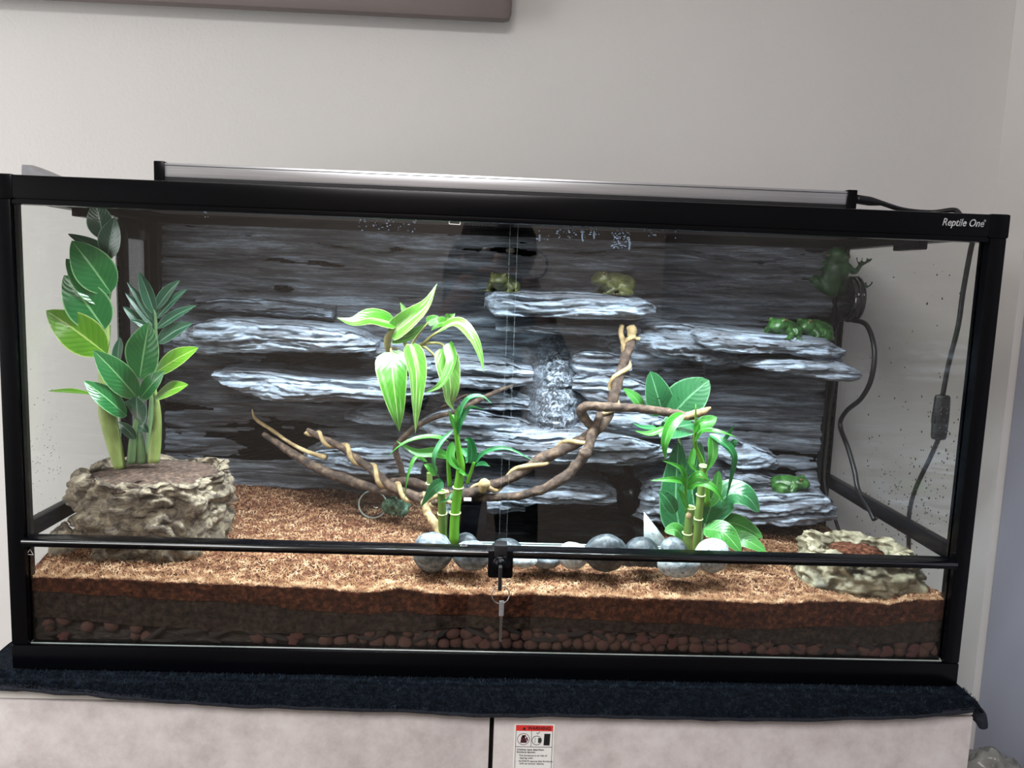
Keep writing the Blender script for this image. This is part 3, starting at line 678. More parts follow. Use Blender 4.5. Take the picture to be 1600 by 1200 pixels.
lava_px = [(100, 995), (105, 1006), (458, 1000), (466, 993), (745, 1000), (757, 1008), (1003, 1000), (1024, 1003), (1035, 997), (1051, 1006), (1165, 1012), (1206, 1020), (1215, 1028), (1388, 1018), (1367, 1020), (1380, 1028), (1428, 1015), (1424, 1024)]
taken = []
for x, y in lava_px:
    p = lowp(x, y); r = random.uniform(.0065, .0095); taken.append((p[0], p[2], r))
    put('lava_rock', random.choice(lava_me), p, (r, .0045, r*.9), (0, random.uniform(0, 6), 0), 'rough reddish lava rock in the drainage layer behind the lower glass', 'lava rock', 'lava rocks in the drainage layer')
chips_px = [(240, 992), (300, 985), (330, 1000), (250, 1003), (560, 985), (570, 997), (595, 990), (600, 978), (645, 985), (660, 995), (530, 990), (470, 980), (420, 985), (800, 985), (860, 985), (900, 990), (940, 995), (965, 985), (990, 980), (1070, 990), (1100, 1000), (1130, 995), (1290, 1005), (1315, 1010), (1285, 1018), (1330, 1020), (1240, 1010), (60, 985), (75, 1000), (70, 992), (350, 985), (385, 985), (430, 995), (505, 992), (690, 990), (735, 985), (850, 998), (1160, 1000), (1050, 985), (1345, 1005)]
for x, y in chips_px:
    p = lowp(x, y); L__ = random.uniform(.012, .024)
    put('bark_chip', random.choice(bark_me), p, (L__, .005, random.uniform(.010, .02)), (random.uniform(-.3, .3), random.uniform(-.7, .5), 0), 'dark flat bark chip in the drainage layer behind the lower glass', 'bark chip', 'bark chips in the drainage layer')
for row in range(3):
    x = -.575
    while x < .575:
        r = random.uniform(.0065, .0105); x += r
        z = BW+.004+row*.0115+random.uniform(-.002, .003)
        full = .45+.55*smooth(-.35, -.1, x)
        if z < float(bottomline(x))+.001 and random.random() < full and all((x-a)**2+(z-b)**2 > (.6*(r+c))**2 for a, b, c in taken):
            taken.append((x, z, r))
            put('clay_pebble', random.choice(clay_me), (x, .0225+.003*random.random(), z), (r, .0075, r), (random.uniform(-.4, .4), random.uniform(0, 6), 0), 'round brown clay pebble in the drainage layer behind the lower glass', 'clay pebble', 'clay pebbles in the drainage layer')
        x += r*.9

# ------------------------------------------------------------------ moulded rock background
bgd = thing('rock_background', 'moulded grey slate rock background with ledges across the terrarium back', 'background', (0, .42, .05))
def ridged(x, y, z, o=4): return 1-2*np.abs(fbm(x, y, z, o))
nx, nz = 520, 260
X, Z = np.meshgrid(np.linspace(-.572, .574, nx), np.linspace(.055, .5745, nz), indexing='ij')
wz = Z+.012*fbm(X*3, Z*8, 2., 3)
rel = .008*fbm(X*3.2, wz*38, 0., 5)+.006*ridged(X*6, wz*60, 5., 4)+.007*fbm(X*9, Z*14, 8., 4)+.004*fbm(X*25, wz*150, 3., 3)
def crevices(x, w, k, s):
    "thin dark gaps between rock layers, broken up along their length"
    q = w*k+1.1*fbm(x*3+s, w*9, 1., 3); t = q-np.floor(q); m = smooth(-.15, .35, fbm(x*7+s, np.floor(q)*3.7, 4., 3)); return np.exp(-((t-.5)/.10)**2)*m
rel = rel-.011*crevices(X, wz, 24, 0.)-.005*crevices(X, wz, 55, 6.)
def bump(cx, cy, rx, rz, h, p=2.):
    "a swelling centred where the photo shows it, px centre, px radii"
    c = P(cx, cy, .40); a, b = rx/1271*1.38, rz/1271*1.38
    return h*np.exp(-(((X-c[0])/a)**2+((Z-c[2])/b)**2)**(p/2))
rel = rel+bump(866, 622, 46, 80, .095, 3)+bump(760, 640, 80, 40, .05)+bump(970, 610, 60, 110, .06)+bump(1040, 545, 80, 40, .055, 3)+bump(830, 690, 190, 28, .05, 3)
rel = rel+bump(430, 515, 150, 22, .03)+bump(690, 590, 90, 30, .05)+bump(1200, 790, 110, 45, .05, 3)+bump(570, 735, 80, 26, .05)+bump(1090, 740, 70, 60, .035)+bump(900, 540, 60, 20, .01)
rel = rel-bump(485, 572, 115, 26, .02, 4)*1.0-bump(880, 765, 170, 28, .03, 6)-bump(1230, 752, 32, 18, .03, 4)-bump(440, 690, 120, 45, .012)
col = np.exp(-((X-P(866, 620, .36)[0]+.012*fbm(Z*14, 0., 3., 3))/(.040+.012*fbm(Z*9, 3., 1., 2)))**2)*np.exp(-((Z-.31+.02*fbm(X*25, 0., 9., 3))/.08)**4)
rel = rel+col*.006*ridged(X*70, X*5, Z*60, 4)
Yp = np.minimum(.428-rel-.004, .4285)
pv = np.stack([X, Yp, Z], -1).reshape(-1, 3)
pf = grid_faces(nx, nz)
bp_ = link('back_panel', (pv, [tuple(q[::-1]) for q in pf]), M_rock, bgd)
brush = np.clip(np.exp(-((X-P(850, 620, .36)[0])/.22)**4-((Z-.30)/.12)**4)+.35*np.exp(-((X-.47)/.16)**4-((Z-.2)/.13)**4)+.3*np.exp(-((X+.35)/.2)**4-((Z-.42)/.05)**4), 0, 1)  # panel areas that get the light painted in
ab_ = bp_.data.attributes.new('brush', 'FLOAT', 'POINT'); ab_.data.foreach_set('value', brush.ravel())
at_ = bp_.data.attributes.new('chip', 'FLOAT', 'POINT'); at_.data.foreach_set('value', np.clip(col*1.3+.5*fbm(X*30, Z*30, 2., 3)*col, 0, 1).ravel())
link('panel_edge', join(box(-.5725, -.5715, .41, .43, .055, .574), box(.5735, .5745, .41, .43, .055, .574), box(-.5725, .5745, .4285, .4305, .055, .574)), M_blackmatt, bgd, smooth_=False)
def ledge(name, st, yb=.425, amp=.006, seed=0, dens=.0024, under=.35, lit_paint_=.75):
    "a slab of layered rock lofted along X. st: (px, py top, py bottom, front depth)"
    A = []
    for x, yt, yl, Yf in st:
        a, b = P(x, yt, Yf), P(x, yl, Yf); A.append(((a[0]+b[0])/2, a[2], b[2], Yf))
    A = np.array(sorted(A, key=lambda r: r[0])); xs = np.arange(A[0, 0], A[-1, 0]+dens, dens); m_ = len(xs)
    def sm(c):
        y = np.interp(xs, A[:, 0], A[:, c]); kk = 5; pad = np.pad(y, kk, mode='edge'); return np.convolve(pad, np.ones(2*kk+1)/(2*kk+1), 'valid')
    zt, zb, yf = sm(1), sm(2), sm(3)
    yf = yf+.007*fbm(xs*22+seed, 0., 2., 4); zt = zt+.0025*fbm(xs*30+seed, 0., 5., 3); zb = zb+.004*fbm(xs*26+seed, 0., 8., 4)
    nt, nfr, nu = 14, 26, 12; rows = []
    for j in range(nt):                                   # top surface, back to front
        t = j/nt; rows.append((yb+(yf-yb)*t, zt+.004*(1-t)))
    for j in range(nfr+1):                                # front face, rounded
        t = j/nfr; rr = np.abs(2*t-1)**4; rows.append((yf+rr*np.minimum(.014, (zt-zb)*.5), zt+(zb-zt)*t))
    for j in range(1, nu):                                # underside, rising a little to the back
        t = j/nu; rows.append((yf+.014+(yb-yf-.014)*t, zb+(zt-zb)*under*t))
    Yg = np.array([np.broadcast_to(r[0], xs.shape) for r in rows]).T; Zg = np.array([np.broadcast_to(r[1], xs.shape) for r in rows]).T; Xg = np.repeat(xs[:, None], len(rows), 1)
    w_ = Zg+.010*fbm(Xg*6+seed, Zg*10, Yg*4, 3)+.12*(Yg-yf[:, None])*0
    st_ = amp*1.9*(1.1*ridged(Xg*5+seed, w_*95, 3., 4)+.9*fbm(Xg*14+seed, w_*70, Yg*30, 5)+.7*fbm(Xg*60+seed, w_*220, Yg*60, 3))
    st_ = st_-amp*1.6*crevices(Xg, w_, 46, seed*1.7)
    fr = np.exp(-((Yg-yf[:, None])/.05)**2)
    Yg = Yg-st_*(.35+.65*fr); Zg = Zg+amp*.9*fbm(Xg*16, Yg*50+seed, 7., 5)
    Xg = Xg+amp*.6*fbm(Xg*40+seed, Yg*40, Zg*60, 2)
    r_ = len(rows); V = np.stack([Xg, np.minimum(Yg, .427), Zg], -1).reshape(-1, 3); F = [tuple(q) for q in grid_faces(m_, r_)]
    F += [tuple(range(r_)), tuple((m_-1)*r_+j for j in range(r_))[::-1]]
    o = link(name, (V, F), M_rock, bgd); a_ = o.data.attributes.new('brush', 'FLOAT', 'POINT'); a_.data.foreach_set('value', np.full(len(V), lit_paint_)); return o  # each whole ledge is painted as more strongly lit
ledge('ledge', [(757, 470, 478, .31), (762, 458, 486, .29), (775, 456, 492, .275), (850, 457, 496, .27), (930, 461, 500, .27), (990, 464, 499, .272), (1012, 470, 496, .285), (1023, 482, 490, .31)], seed=1, amp=.0045)
ledge('ledge', [(775, 511, 515, .33), (800, 507, 519, .31), (870, 507, 523, .305), (905, 511, 524, .31), (960, 510, 526, .31), (1000, 514, 521, .335)], seed=2, amp=.003)
ledge('ledge', [(272, 530, 545, .35), (290, 515, 548, .32), (315, 503, 556, .30), (370, 502, 550, .288), (450, 508, 549, .282), (520, 516, 552, .282), (565, 526, 552, .29), (586, 538, 546, .31)], seed=3, amp=.005)
ledge('ledge', [(335, 583, 592, .33), (360, 580, 606, .31), (400, 582, 622, .30), (440, 590, 627, .29), (500, 597, 629, .288), (560, 596, 629, .288), (620, 592, 628, .29), (660, 590, 624, .30), (700, 592, 612, .32)], seed=4, amp=.005)
ledge('ledge', [(570, 545, 552, .33), (590, 542, 560, .31), (620, 545, 578, .30), (650, 552, 585, .31), (690, 556, 580, .33)], seed=5, amp=.004)
ledge('ledge', [(640, 570, 590, .34), (680, 562, 603, .31), (740, 566, 610, .30), (790, 570, 610, .305), (830, 578, 600, .33)], seed=6, amp=.005)
ledge('ledge', [(655, 660, 668, .34), (680, 648, 690, .31), (740, 645, 695, .30), (800, 655, 690, .31), (835, 665, 685, .34)], seed=7, amp=.006)
ledge('ledge', [(690, 690, 700, .33), (720, 684, 712, .30), (780, 688, 719, .285), (850, 694, 724, .275), (920, 690, 728, .275), (980, 686, 730, .28), (1015, 690, 722, .295), (1050, 700, 712, .33)], seed=8, amp=.006)
ledge('ledge', [(905, 650, 670, .34), (935, 640, 690, .31), (990, 645, 688, .30), (1040, 655, 690, .31), (1075, 665, 685, .34)], seed=18, amp=.006)
ledge('ledge', [(470, 715, 725, .36), (505, 705, 745, .33), (560, 706, 752, .31), (620, 712, 748, .31), (660, 720, 740, .34)], seed=9, amp=.007)
ledge('ledge', [(540, 648, 655, .37), (565, 640, 664, .35), (610, 642, 668, .345), (640, 650, 662, .37)], seed=10, amp=.004)
ledge('ledge', [(995, 520, 545, .34), (1030, 505, 560, .31), (1080, 510, 566, .305), (1125, 530, 570, .32), (1150, 545, 562, .34)], seed=11, amp=.006)
ledge('ledge', [(1062, 512, 520, .33), (1085, 514, 533, .29), (1120, 516, 548, .275), (1165, 520, 556, .265), (1210, 523, 552, .265), (1260, 528, 560, .265), (1300, 531, 568, .27), (1316, 545, 565, .29)], seed=12, amp=.004)
ledge('ledge', [(1162, 568, 572, .30), (1195, 562, 580, .275), (1240, 563, 588, .262), (1290, 565, 594, .26), (1330, 570, 597, .262), (1340, 580, 592, .275)], seed=13, amp=.004)
ledge('ledge', [(1110, 785, 815, .34), (1140, 776, 822, .31), (1190, 778, 824, .295), (1240, 776, 822, .29), (1285, 775, 820, .295), (1302, 785, 812, .32)], seed=14, amp=.006)
ledge('ledge', [(715, 760, 775, .34), (740, 752, 782, .31), (800, 756, 788, .295), (880, 762, 792, .29), (940, 764, 790, .295), (962, 770, 784, .32)], seed=15, amp=.005)
ledge('ledge', [(690, 784, 800, .32), (720, 780, 804, .29), (780, 782, 805, .285), (820, 788, 800, .31)], seed=16, amp=.004)
ledge('ledge', [(990, 770, 810, .33), (1010, 762, 818, .30), (1050, 756, 825, .29), (1090, 758, 825, .30), (1120, 770, 815, .33)], seed=17, amp=.007)
ledge('ledge', [(1120, 690, 715, .37), (1150, 688, 730, .345), (1170, 700, 735, .36), (1210, 712, 735, .38)], seed=19, amp=.006)

for k_, st in enumerate(([(893, 556, 566, .35), (905, 548, 590, .33), (920, 548, 592, .325), (945, 552, 585, .335), (985, 560, 580, .35)], [(895, 590, 605, .34), (930, 585, 630, .315), (975, 588, 640, .31), (1010, 600, 630, .335)],
       [(690, 618, 628, .35), (730, 612, 640, .325), (785, 615, 645, .32), (825, 625, 640, .345)], [(895, 670, 682, .335), (905, 666, 690, .315), (925, 668, 692, .31), (950, 672, 688, .335)], [(800, 680, 690, .32), (850, 676, 698, .295), (920, 676, 700, .292), (975, 680, 696, .31)],
       [(1010, 575, 590, .37), (1050, 570, 600, .36), (1100, 575, 598, .37)], [(300, 470, 480, .39), (360, 466, 492, .375), (440, 470, 494, .375), (520, 482, 500, .39)], [(1130, 740, 752, .37), (1165, 738, 768, .345), (1205, 745, 772, .35), (1225, 755, 768, .37)])):
    ledge('ledge', st, seed=30+k_, amp=.006, lit_paint_=.8 if k_ < 5 else .3)

# ------------------------------------------------------------------ stone planter
def loft_rock(name, rings, mat, par, seed, amp, freq, seg=120, hole=None, extra=None):
    "rings: (cx, cy, rx, ry, z, squareness)"
    a = np.linspace(0, 2*np.pi, seg, endpoint=False); R_ = []
    zs_ = [r[4] for r in rings]; n = 64 if len(rings) > 3 else 30
    t = np.linspace(0, len(rings)-1, n); c = [np.interp(t, range(len(rings)), [r[k] for r in rings]) for k in range(6)]
    V = []
    for i in range(n):
        ca, sa = np.cos(a), np.sin(a); e = 2/c[5][i]
        V.append(np.stack([c[0][i]+c[2][i]*np.sign(ca)*np.abs(ca)**e, c[1][i]+c[3][i]*np.sign(sa)*np.abs(sa)**e, np.full(seg, c[4][i])], 1))
    V = np.array(V); ctr = np.array([c[0].mean(), c[1].mean(), c[4].mean()])
    nn = fbm(V[..., 0]*freq+seed, V[..., 1]*freq, V[..., 2]*freq*1.2, 5, .55); rg = ridged(V[..., 0]*freq*.8+seed, V[..., 1]*freq*.8, V[..., 2]*freq*1.4, 3)
    d = V-np.stack([c[0], c[1], c[4]], 1)[:, None]; dn = d/(np.linalg.norm(d, axis=2)[..., None]+1e-9)
    k = amp*(1.3*nn-.7*np.clip(rg-.55, 0, 1)*2)
    V = V+dn*k[..., None]; V[..., 2] += amp*.5*fbm(V[..., 0]*freq+3, V[..., 1]*freq, 5., 3)
    F = [(i*seg+j, i*seg+(j+1) % seg, (i+1)*seg+(j+1) % seg, (i+1)*seg+j) for i in range(n-1) for j in range(seg)]
    return link(name, (V.reshape(-1, 3), F), mat, par)
pl = thing('stone_planter', 'rough pale hollow stone planter holding the glossy-leaved plant at the left', 'planter', (-.475, .15, .11))
loft_rock('stone', [(-.480, .146, .086, .080, .095, 2.8), (-.480, .146, .093, .086, .12, 3.2), (-.480, .148, .094, .088, .16, 3.2), (-.480, .150, .094, .090, .195, 3.2), (-.480, .152, .093, .090, .216, 3.), (-.480, .153, .086, .082, .222, 2.8), (-.480, .153, .080, .076, .210, 2.6)], M_cork, pl, 3, .017, 40)
v, f = blob((-.480, .153, .210), (.088, .082, .013), 60, 16, .25, 9., 4, 4); link('planter_soil', (v, f), M_potsoil, pl)
rock2 = link('pale_stone', blob((-.575, .085, .125), (.018, .02, .032), 24, 16, .5, 2.5, 5), M_cork); tag(rock2, 'small upright pale stone wedged beside the planter by the left pane', 'stone')

# ------------------------------------------------------------------ water bowl
bw = thing('water_bowl', 'yellowish stone-look water bowl in the right front corner', 'bowl', (.515, .12, .105))
bx, by = .503, .100
loft_rock('bowl', [(bx, by, .078, .066, .092, 2.5), (bx, by, .082, .071, .110, 2.6), (bx, by+.002, .080, .070, .128, 2.6), (bx, by+.004, .074, .068, .146, 2.6), (bx+.002, by+.006, .068, .062, .155, 2.5), (bx+.002, by+.007, .060, .054, .149, 2.4), (bx+.002, by+.007, .052, .046, .134, 2.2), (bx, by+.006, .02, .02, .132, 2.), (bx, by+.006, .001, .001, .132, 2.)], M_bowl, bw, 11, .012, 46)
v, f = blob((bx+.005, by+.022, .140), (.036, .026, .006), 30, 10, .5, 4., 8); link('bowl_debris', (v, f), M_coco, bw)

# ------------------------------------------------------------------ pond
pd = thing('pond', 'small clear acrylic pond between the grey pebbles under the ledges', 'pond', (.085, .2, .05))
pL, pR = P(735, 847, .135), P(1062, 858, .135)
link('front_wall', box(pA_, pB_, .130, .134, .045, pL[2]), None, pd, smooth_=False, mats=[M_glass2, M_edge], mi=[1, 1, 0, 0, 1, 1])
sharp(link('white_rim', bbox(pA_+.03, pB_, .126, .140, pL[2]-.006, pL[2], .001), M_edge, pd))
link('pond_floor', box(pA_, pB_, .12, .40, .048, .052), M_pondfloor, pd, smooth_=False)
link('side_wall', join(box(pA_-.004, pA_, .12, .38, .05, .125), box(pB_, pB_+.004, .14, .38, .05, .11)), M_pondfloor, pd, smooth_=False)
wx, wy = np.meshgrid(np.linspace(pA_, pB_, 60), np.linspace(.136, .40, 50), indexing='ij')
wv = np.stack([wx, wy, .112+.0004*fbm(wx*30, wy*30, 0., 2)], -1).reshape(-1, 3)
link('water', (wv, [tuple(q[::-1]) for q in grid_faces(60, 50)]), M_water, pd)
tp = [P(1006, 801, .150), P(1046, 851, .142), P(1030, 858, .142), P(1010, 846, .146), P(1006, 838, .148)]
tv_ = np.array(tp+[q+np.array([.001, .003, 0]) for q in tp]); n_ = len(tp)
wl = link('glass_offcut', (tv_, [tuple(range(n_))[::-1], tuple(range(n_, 2*n_))]+[(i, (i+1) % n_, n_+(i+1) % n_, n_+i) for i in range(n_)]), mk('speckled_sheet', [(.30, '3c4448'), (.36, 'b9c6cc'), (.7, 'd8e2e6')], nscale=160, detail=2, rough=.3))
for vtx in wl.data.vertices: pass
tag(wl, 'triangular pale speckled sheet leaning between the pond and the right bamboo', 'sheet')
pm = thing('pond_pump', 'round black pump half hidden in the cave beside the pond', 'pump', tuple(P(985, 800, .33)))
pc = P(985, 775, .34)
link('pump_body', blob(pc, (.026, .03, .032), 24, 16, .02, 2, 1), M_black, pm)
link('pump_hose', tube([pc+(0, 0, .02), pc+(-.004, .02, .05), pc+(-.006, .06, .08)], .008, n=14, seg=10), M_black, pm)
pc2 = P(742, 812, .20)
pf_ = thing('pump_filter', 'small black filter box with white tag left of the pond', 'filter', tuple(pc2))
sharp(link('filter_body', bbox(pc2[0]-.022, pc2[0]+.018, .19, .225, .115, P(740, 788, .2)[2], .005), M_black, pf_))
ta = P(728, 778, .186); sharp(link('white_tag', bbox(ta[0]-.003, ta[0]+.008, .186, .188, ta[2]-.005, ta[2], .0005), M_white, pf_))

# ------------------------------------------------------------------ river pebbles
peb = [(676, 862, 31, 31, .060, M_pebble, 'smooth grey pebble in front of the left bamboo stalks, nearest the soil slope'),
       (737, 868, 29, 24, .055, M_pebble, 'smooth grey pebble in front of the left bamboo, beside the door lock'),
       (728, 853, 20, 20, .105, M_pebble_d, 'dark pebble behind the left bamboo at the pond edge'),
       (791, 858, 24, 16, .095, M_pebble_d, 'dark pebble directly behind the door lock'),
       (818, 876, 20, 11, .060, M_pebble_l, 'flat pale pebble just right of the door lock'),
       (853, 874, 24, 13, .075, M_pebble, 'low grey pebble second right of the door lock, in front of the pond'),
       (895, 868, 24, 21, .070, M_pebble_l, 'pale grey pebble in the middle of the pond front'),
       (946, 864, 33, 30, .058, M_pebble_d, 'largest shiny dark pebble with pale top in front of the pond'),
       (1003, 862, 27, 22, .080, M_pebble_d, 'dark glossy pebble below the triangular sheet'),
       (1052, 856, 20, 16, .095, M_pebble, 'grey pebble behind the pale one at the foot of the right bamboo'),
       (1061, 881, 33, 22, .050, M_pebble_l, 'pale speckled pebble in front of the right bamboo'),
       (1113, 868, 27, 26, .062, M_pebble_l, 'pale grey pebble right of the right bamboo stalks')]
for i, (x, y, rx, ry, Yc, mt, lab) in enumerate(peb):
    c = P(x, y, Yc); s = (Yc+.977)/1271*1.06
    o = link('pebble', blob(c, (rx*s, min(rx, 28)*s*.8, ry*s), 28, 18, .09, 1.3, i*3.1), mt); tag(o, lab, 'pebble', 'river pebbles along the pond')

# ------------------------------------------------------------------ leaves
def prof_ovate(t): return np.clip(np.sin(np.pi*t**.85)**.75*(1-.25*t), 0, 1)
def prof_lance(t): return np.clip((np.sin(np.pi*np.clip(t, 0, 1)**.62))**.9, 0, 1)*(1-.15*t)
def prof_heart(t): return np.clip(np.where(t < .12, .55+.45*np.sqrt(np.clip(t/.12, 0, 1)), 1), 0, 1)*np.clip(1-((t-.22)/.80).clip(0, 1)**1.3, 0, 1)**1.15*np.where(t < .02, .8, 1)
def prof_blunt(t): return np.clip(np.sin(np.pi*np.clip(t, 0, 1)**.75)**.6, 0, 1)
def leaf(par, pts, w, mat, prof=prof_ovate, face=(0, -1, .45), face2=None, fold=.25, cup=.0, nl=18, nw=8, name='leaf', wav=0.):
    "pts: 3D midrib points; w: full width in metres; face: direction the upper side looks at the base, face2 at the tip"
    path = spline(pts, nl); T = np.gradient(path, axis=0); T /= np.linalg.norm(T, axis=1)[:, None]
    f0 = np.array(face, float); f1 = np.array(face2 if face2 is not None else face, float); V = []; UV = []
    for i in range(nl):
        t = i/(nl-1); fn = f0*(1-t)+f1*t; s = np.cross(T[i], fn); s /= np.linalg.norm(s)+1e-9; n = np.cross(s, T[i])
        hw = .5*w*float(prof(np.array(t)))+1e-5
        for j in range(nw+1):
            u = j/nw*2-1
            V.append(path[i]+s*u*hw*math.cos(fold)+n*(abs(u)*hw*math.sin(fold)-cup*hw*u*u+wav*w*math.sin(9*t+2.*u)*abs(u))); UV.append((j/nw, t))
    return link(name, (np.array(V), [tuple(q) for q in grid_faces(nl, nw+1)]), mat, par, uv=UV)
def S(Y): return (Y+.977)/1271         # metres per pixel at depth Y
def pxleaf(par, pts, wpx, mat, **k):
    "pts: (px, py, depth)"
    return leaf(par, [P(*p) for p in pts], wpx*S(pts[len(pts)//2][2]), mat, **k)
def pxtube(name, par, pts, rpx, mat, **k):
    return link(name, tube([P(*p) for p in pts], [r*S(pts[0][2]) for r in np.atleast_1d(rpx)], **k), mat, par)

# glossy plant in the stone planter
zz = thing('glossy_plant', 'tall plant with thick stalks and glossy oval leaves growing from the stone planter', 'plant', (-.5, .15, .21))
D = .15
pxtube('stalk', zz, [(188, 732, D), (180, 700, D), (168, 645, D), (163, 590, D), (166, 520, D+.01), (163, 460, D+.015), (164, 400, D+.02), (160, 350, D+.02), (152, 322, D+.02)], [9, 11, 13.5, 9, 5, 4, 3.5, 2.5, 1.5], M_zzstem, n=40, seg=12)
pxtube('stalk', zz, [(205, 724, D), (208, 690, D), (213, 660, D), (220, 640, D)], [7, 6.5, 4, 2.5], M_zzstem2, n=20, seg=10)
pxtube('stalk', zz, [(222, 724, D+.005), (219, 690, D+.005), (214, 660, D+.01), (205, 620, D+.01)], [8, 6, 3, 2], M_zzstem2, n=20, seg=10)
pxtube('stalk', zz, [(240, 722, D), (243, 690, D), (246, 650, D), (243, 618, D), (236, 590, D), (228, 560, D)], [9, 9, 6, 3.5, 2.5, 1.5], M_zzstem, n=24, seg=10)
pxtube('stalk', zz, [(230, 722, D+.03), (236, 640, D+.035), (243, 560, D+.04), (243, 500, D+.04), (240, 480, D+.04)], [5, 4, 3.5, 3, 1.5], M_zzstem2, n=20, seg=8)
zl = [ # base, tip, width px, material, face
 ((165, 552), (72, 485), 58, L_zzy, (.15, -1, .3), -.03), ((164, 515), (100, 430), 62, L_zz, (.35, -1, .2), -.02), ((166, 477), (103, 404), 44, L_zz, (.35, -.8, .5), -.01),
 ((173, 458), (112, 376), 58, L_zz, (.3, -1, .25), -.02), ((176, 404), (106, 365), 26, L_zzd, (.1, -.6, .9), .0), ((168, 404), (179, 339), 38, L_zzd, (-.2, -1, .0), -.01),
 ((162, 374), (149, 315), 36, L_zzd, (.25, -1, .1), .0), ((170, 480), (181, 418), 18, L_zz, (-.6, -.5, .2), .02), ((166, 560), (173, 506), 17, L_zzy, (-.5, -.6, .2), .03),
 ((183, 572), (187, 527), 22, L_zzd, (-.2, -1, 0), .03), ((218, 592), (233, 503), 55, L_zz, (0, -1, .25), -.03), ((215, 622), (146, 547), 42, L_zz, (.3, -1, .3), -.04),
 ((198, 650), (131, 595), 36, L_zz, (.3, -.8, .6), -.05), ((145, 616), (74, 611), 15, L_zzy, (0, -.4, 1), -.02), ((218, 624), (257, 580), 32, L_zz, (-.3, -1, .3), -.03),
 ((243, 582), (310, 543), 34, L_zzy, (-.2, -.9, .5), -.02), ((242, 621), (294, 601), 30, L_zzy, (-.1, -.8, .7), -.03), ((215, 657), (213, 620), 44, L_zzd, (0, -1, .3), -.045),
 ((212, 686), (184, 659), 16, L_zzd, (.3, -1, .2), -.02), ((216, 664), (232, 676), 15, L_zzd, (0, -1, .2), -.01)]
for (b, t, w, mt, fc, dy) in zl:
    mx, my = (b[0]+t[0])/2, (b[1]+t[1])/2-2
    pxleaf(zz, [(b[0], b[1], D-.005), (mx, my, D-.005+dy*.7), (t[0], t[1], D+dy)], w*1.16, mt, face=fc, fold=.18)
for (b, t, w) in [((242, 492), (217, 424), 24), ((243, 484), (281, 438), 24), ((243, 499), (293, 451), 18), ((244, 514), (307, 477), 20), ((246, 536), (301, 505), 30), ((240, 502), (198, 440), 14), ((240, 510), (195, 457), 16), ((226, 514), (192, 479), 18), ((241, 520), (204, 500), 14)]:
    pxleaf(zz, [(b[0], b[1], D+.04), ((b[0]+t[0])/2, (b[1]+t[1])/2-3, D+.035), (t[0], t[1], D+.03)], w, L_zzd, face=(.0, -1, .5), fold=.35)

# variegated hanging plant
ph = thing('variegated_plant', 'hanging plant with cream and green variegated leaves below the left ledge', 'plant', tuple(P(625, 548, .27)))
D = .215
pxtube('stem', ph, [(612, 562, D+.03), (606, 545, D+.02), (606, 530, D+.01), (612, 518, D), (622, 512, D)], [3.5, 5, 6, 4, 2], M_petiole, n=20, seg=8)
for pts in ([(640, 548, D+.05), (658, 539, D+.01), (672, 527, D), (687, 517, D-.005)], [(640, 550, D+.05), (660, 538, D+.01), (684, 536, D), (693, 540, D-.005), (694, 546, D-.01)], [(640, 552, D+.05), (660, 542, D+.01), (672, 549, D), (681, 558, D)], [(620, 545, D+.03), (612, 545, D), (611, 552, D-.01)], [(640, 548, D+.05), (632, 537, D), (638, 540, D-.02)], [(616, 520, D), (610, 512, D), (612, 505, D)], [(640, 545, D+.05), (655, 520, D+.02), (668, 505, D+.01)]):
    pxtube('petiole', ph, pts, [2.6, 2], M_petiole, n=16, seg=7)
pl_ = [([(616, 505, D), (580, 497, D-.02), (552, 503, D-.03), (527, 497, D-.03)], 38, L_phil, (0, -.8, .8), .2), ([(612, 523, D), (645, 497, D-.02), (668, 475, D-.02), (683, 443, D-.01)], 38, L_philp, (-.5, -1, .1), .55),
 ([(640, 494, D+.02), (632, 485, D+.02), (625, 472, D+.02)], 14, L_philp, (0, -1, .2), .2), ([(617, 527, D+.005), (640, 524, D-.01), (666, 505, D-.01)], 32, L_phil, (-.1, -.8, .7), .15),
 ([(611, 550, D-.01), (614, 590, D-.03), (620, 640, D-.035), (624, 674, D-.03)], 50, L_phil, (-.1, -1, .2), .18), ([(640, 538, D-.02), (650, 580, D-.025), (650, 630, D-.03), (649, 677, D-.025)], 36, L_philp, (.55, -1, .2), .4),
 ([(686, 517, D-.005), (715, 506, D-.02), (738, 528, D-.03), (750, 555, D-.03), (756, 582, D-.03)], 27, L_philp, (.1, -.7, 1), .3), ([(700, 502, D+.01), (686, 506, D), (673, 517, D)], 22, L_phil, (-.2, -.8, .6), .2),
 ([(697, 500, D+.01), (704, 496, D), (711, 490, D)], 17, L_phil, (0, -1, .3), .2), ([(694, 545, D-.01), (700, 575, D-.02), (704, 605, D-.025), (703, 626, D-.02), (709, 641, D-.015)], 38, L_philp, (.2, -1, .1), .3),
 ([(702, 536, D-.012), (708, 565, D-.03), (690, 600, D-.04), (664, 614, D-.035)], 24, L_phil, (-.7, -1, .2), .5), ([(608, 560, D+.01), (602, 556, D), (598, 550, D)], 15, L_phil, (0, -1, .3), .2), ([(668, 505, D+.02), (680, 498, D+.02), (692, 500, D+.02)], 16, L_phil, (0, -1, .5), .2)]
for pts, w, mt, fc, fo in pl_: pxleaf(ph, pts, w*1.05, mt, prof=prof_heart, face=fc, fold=fo, nl=24)

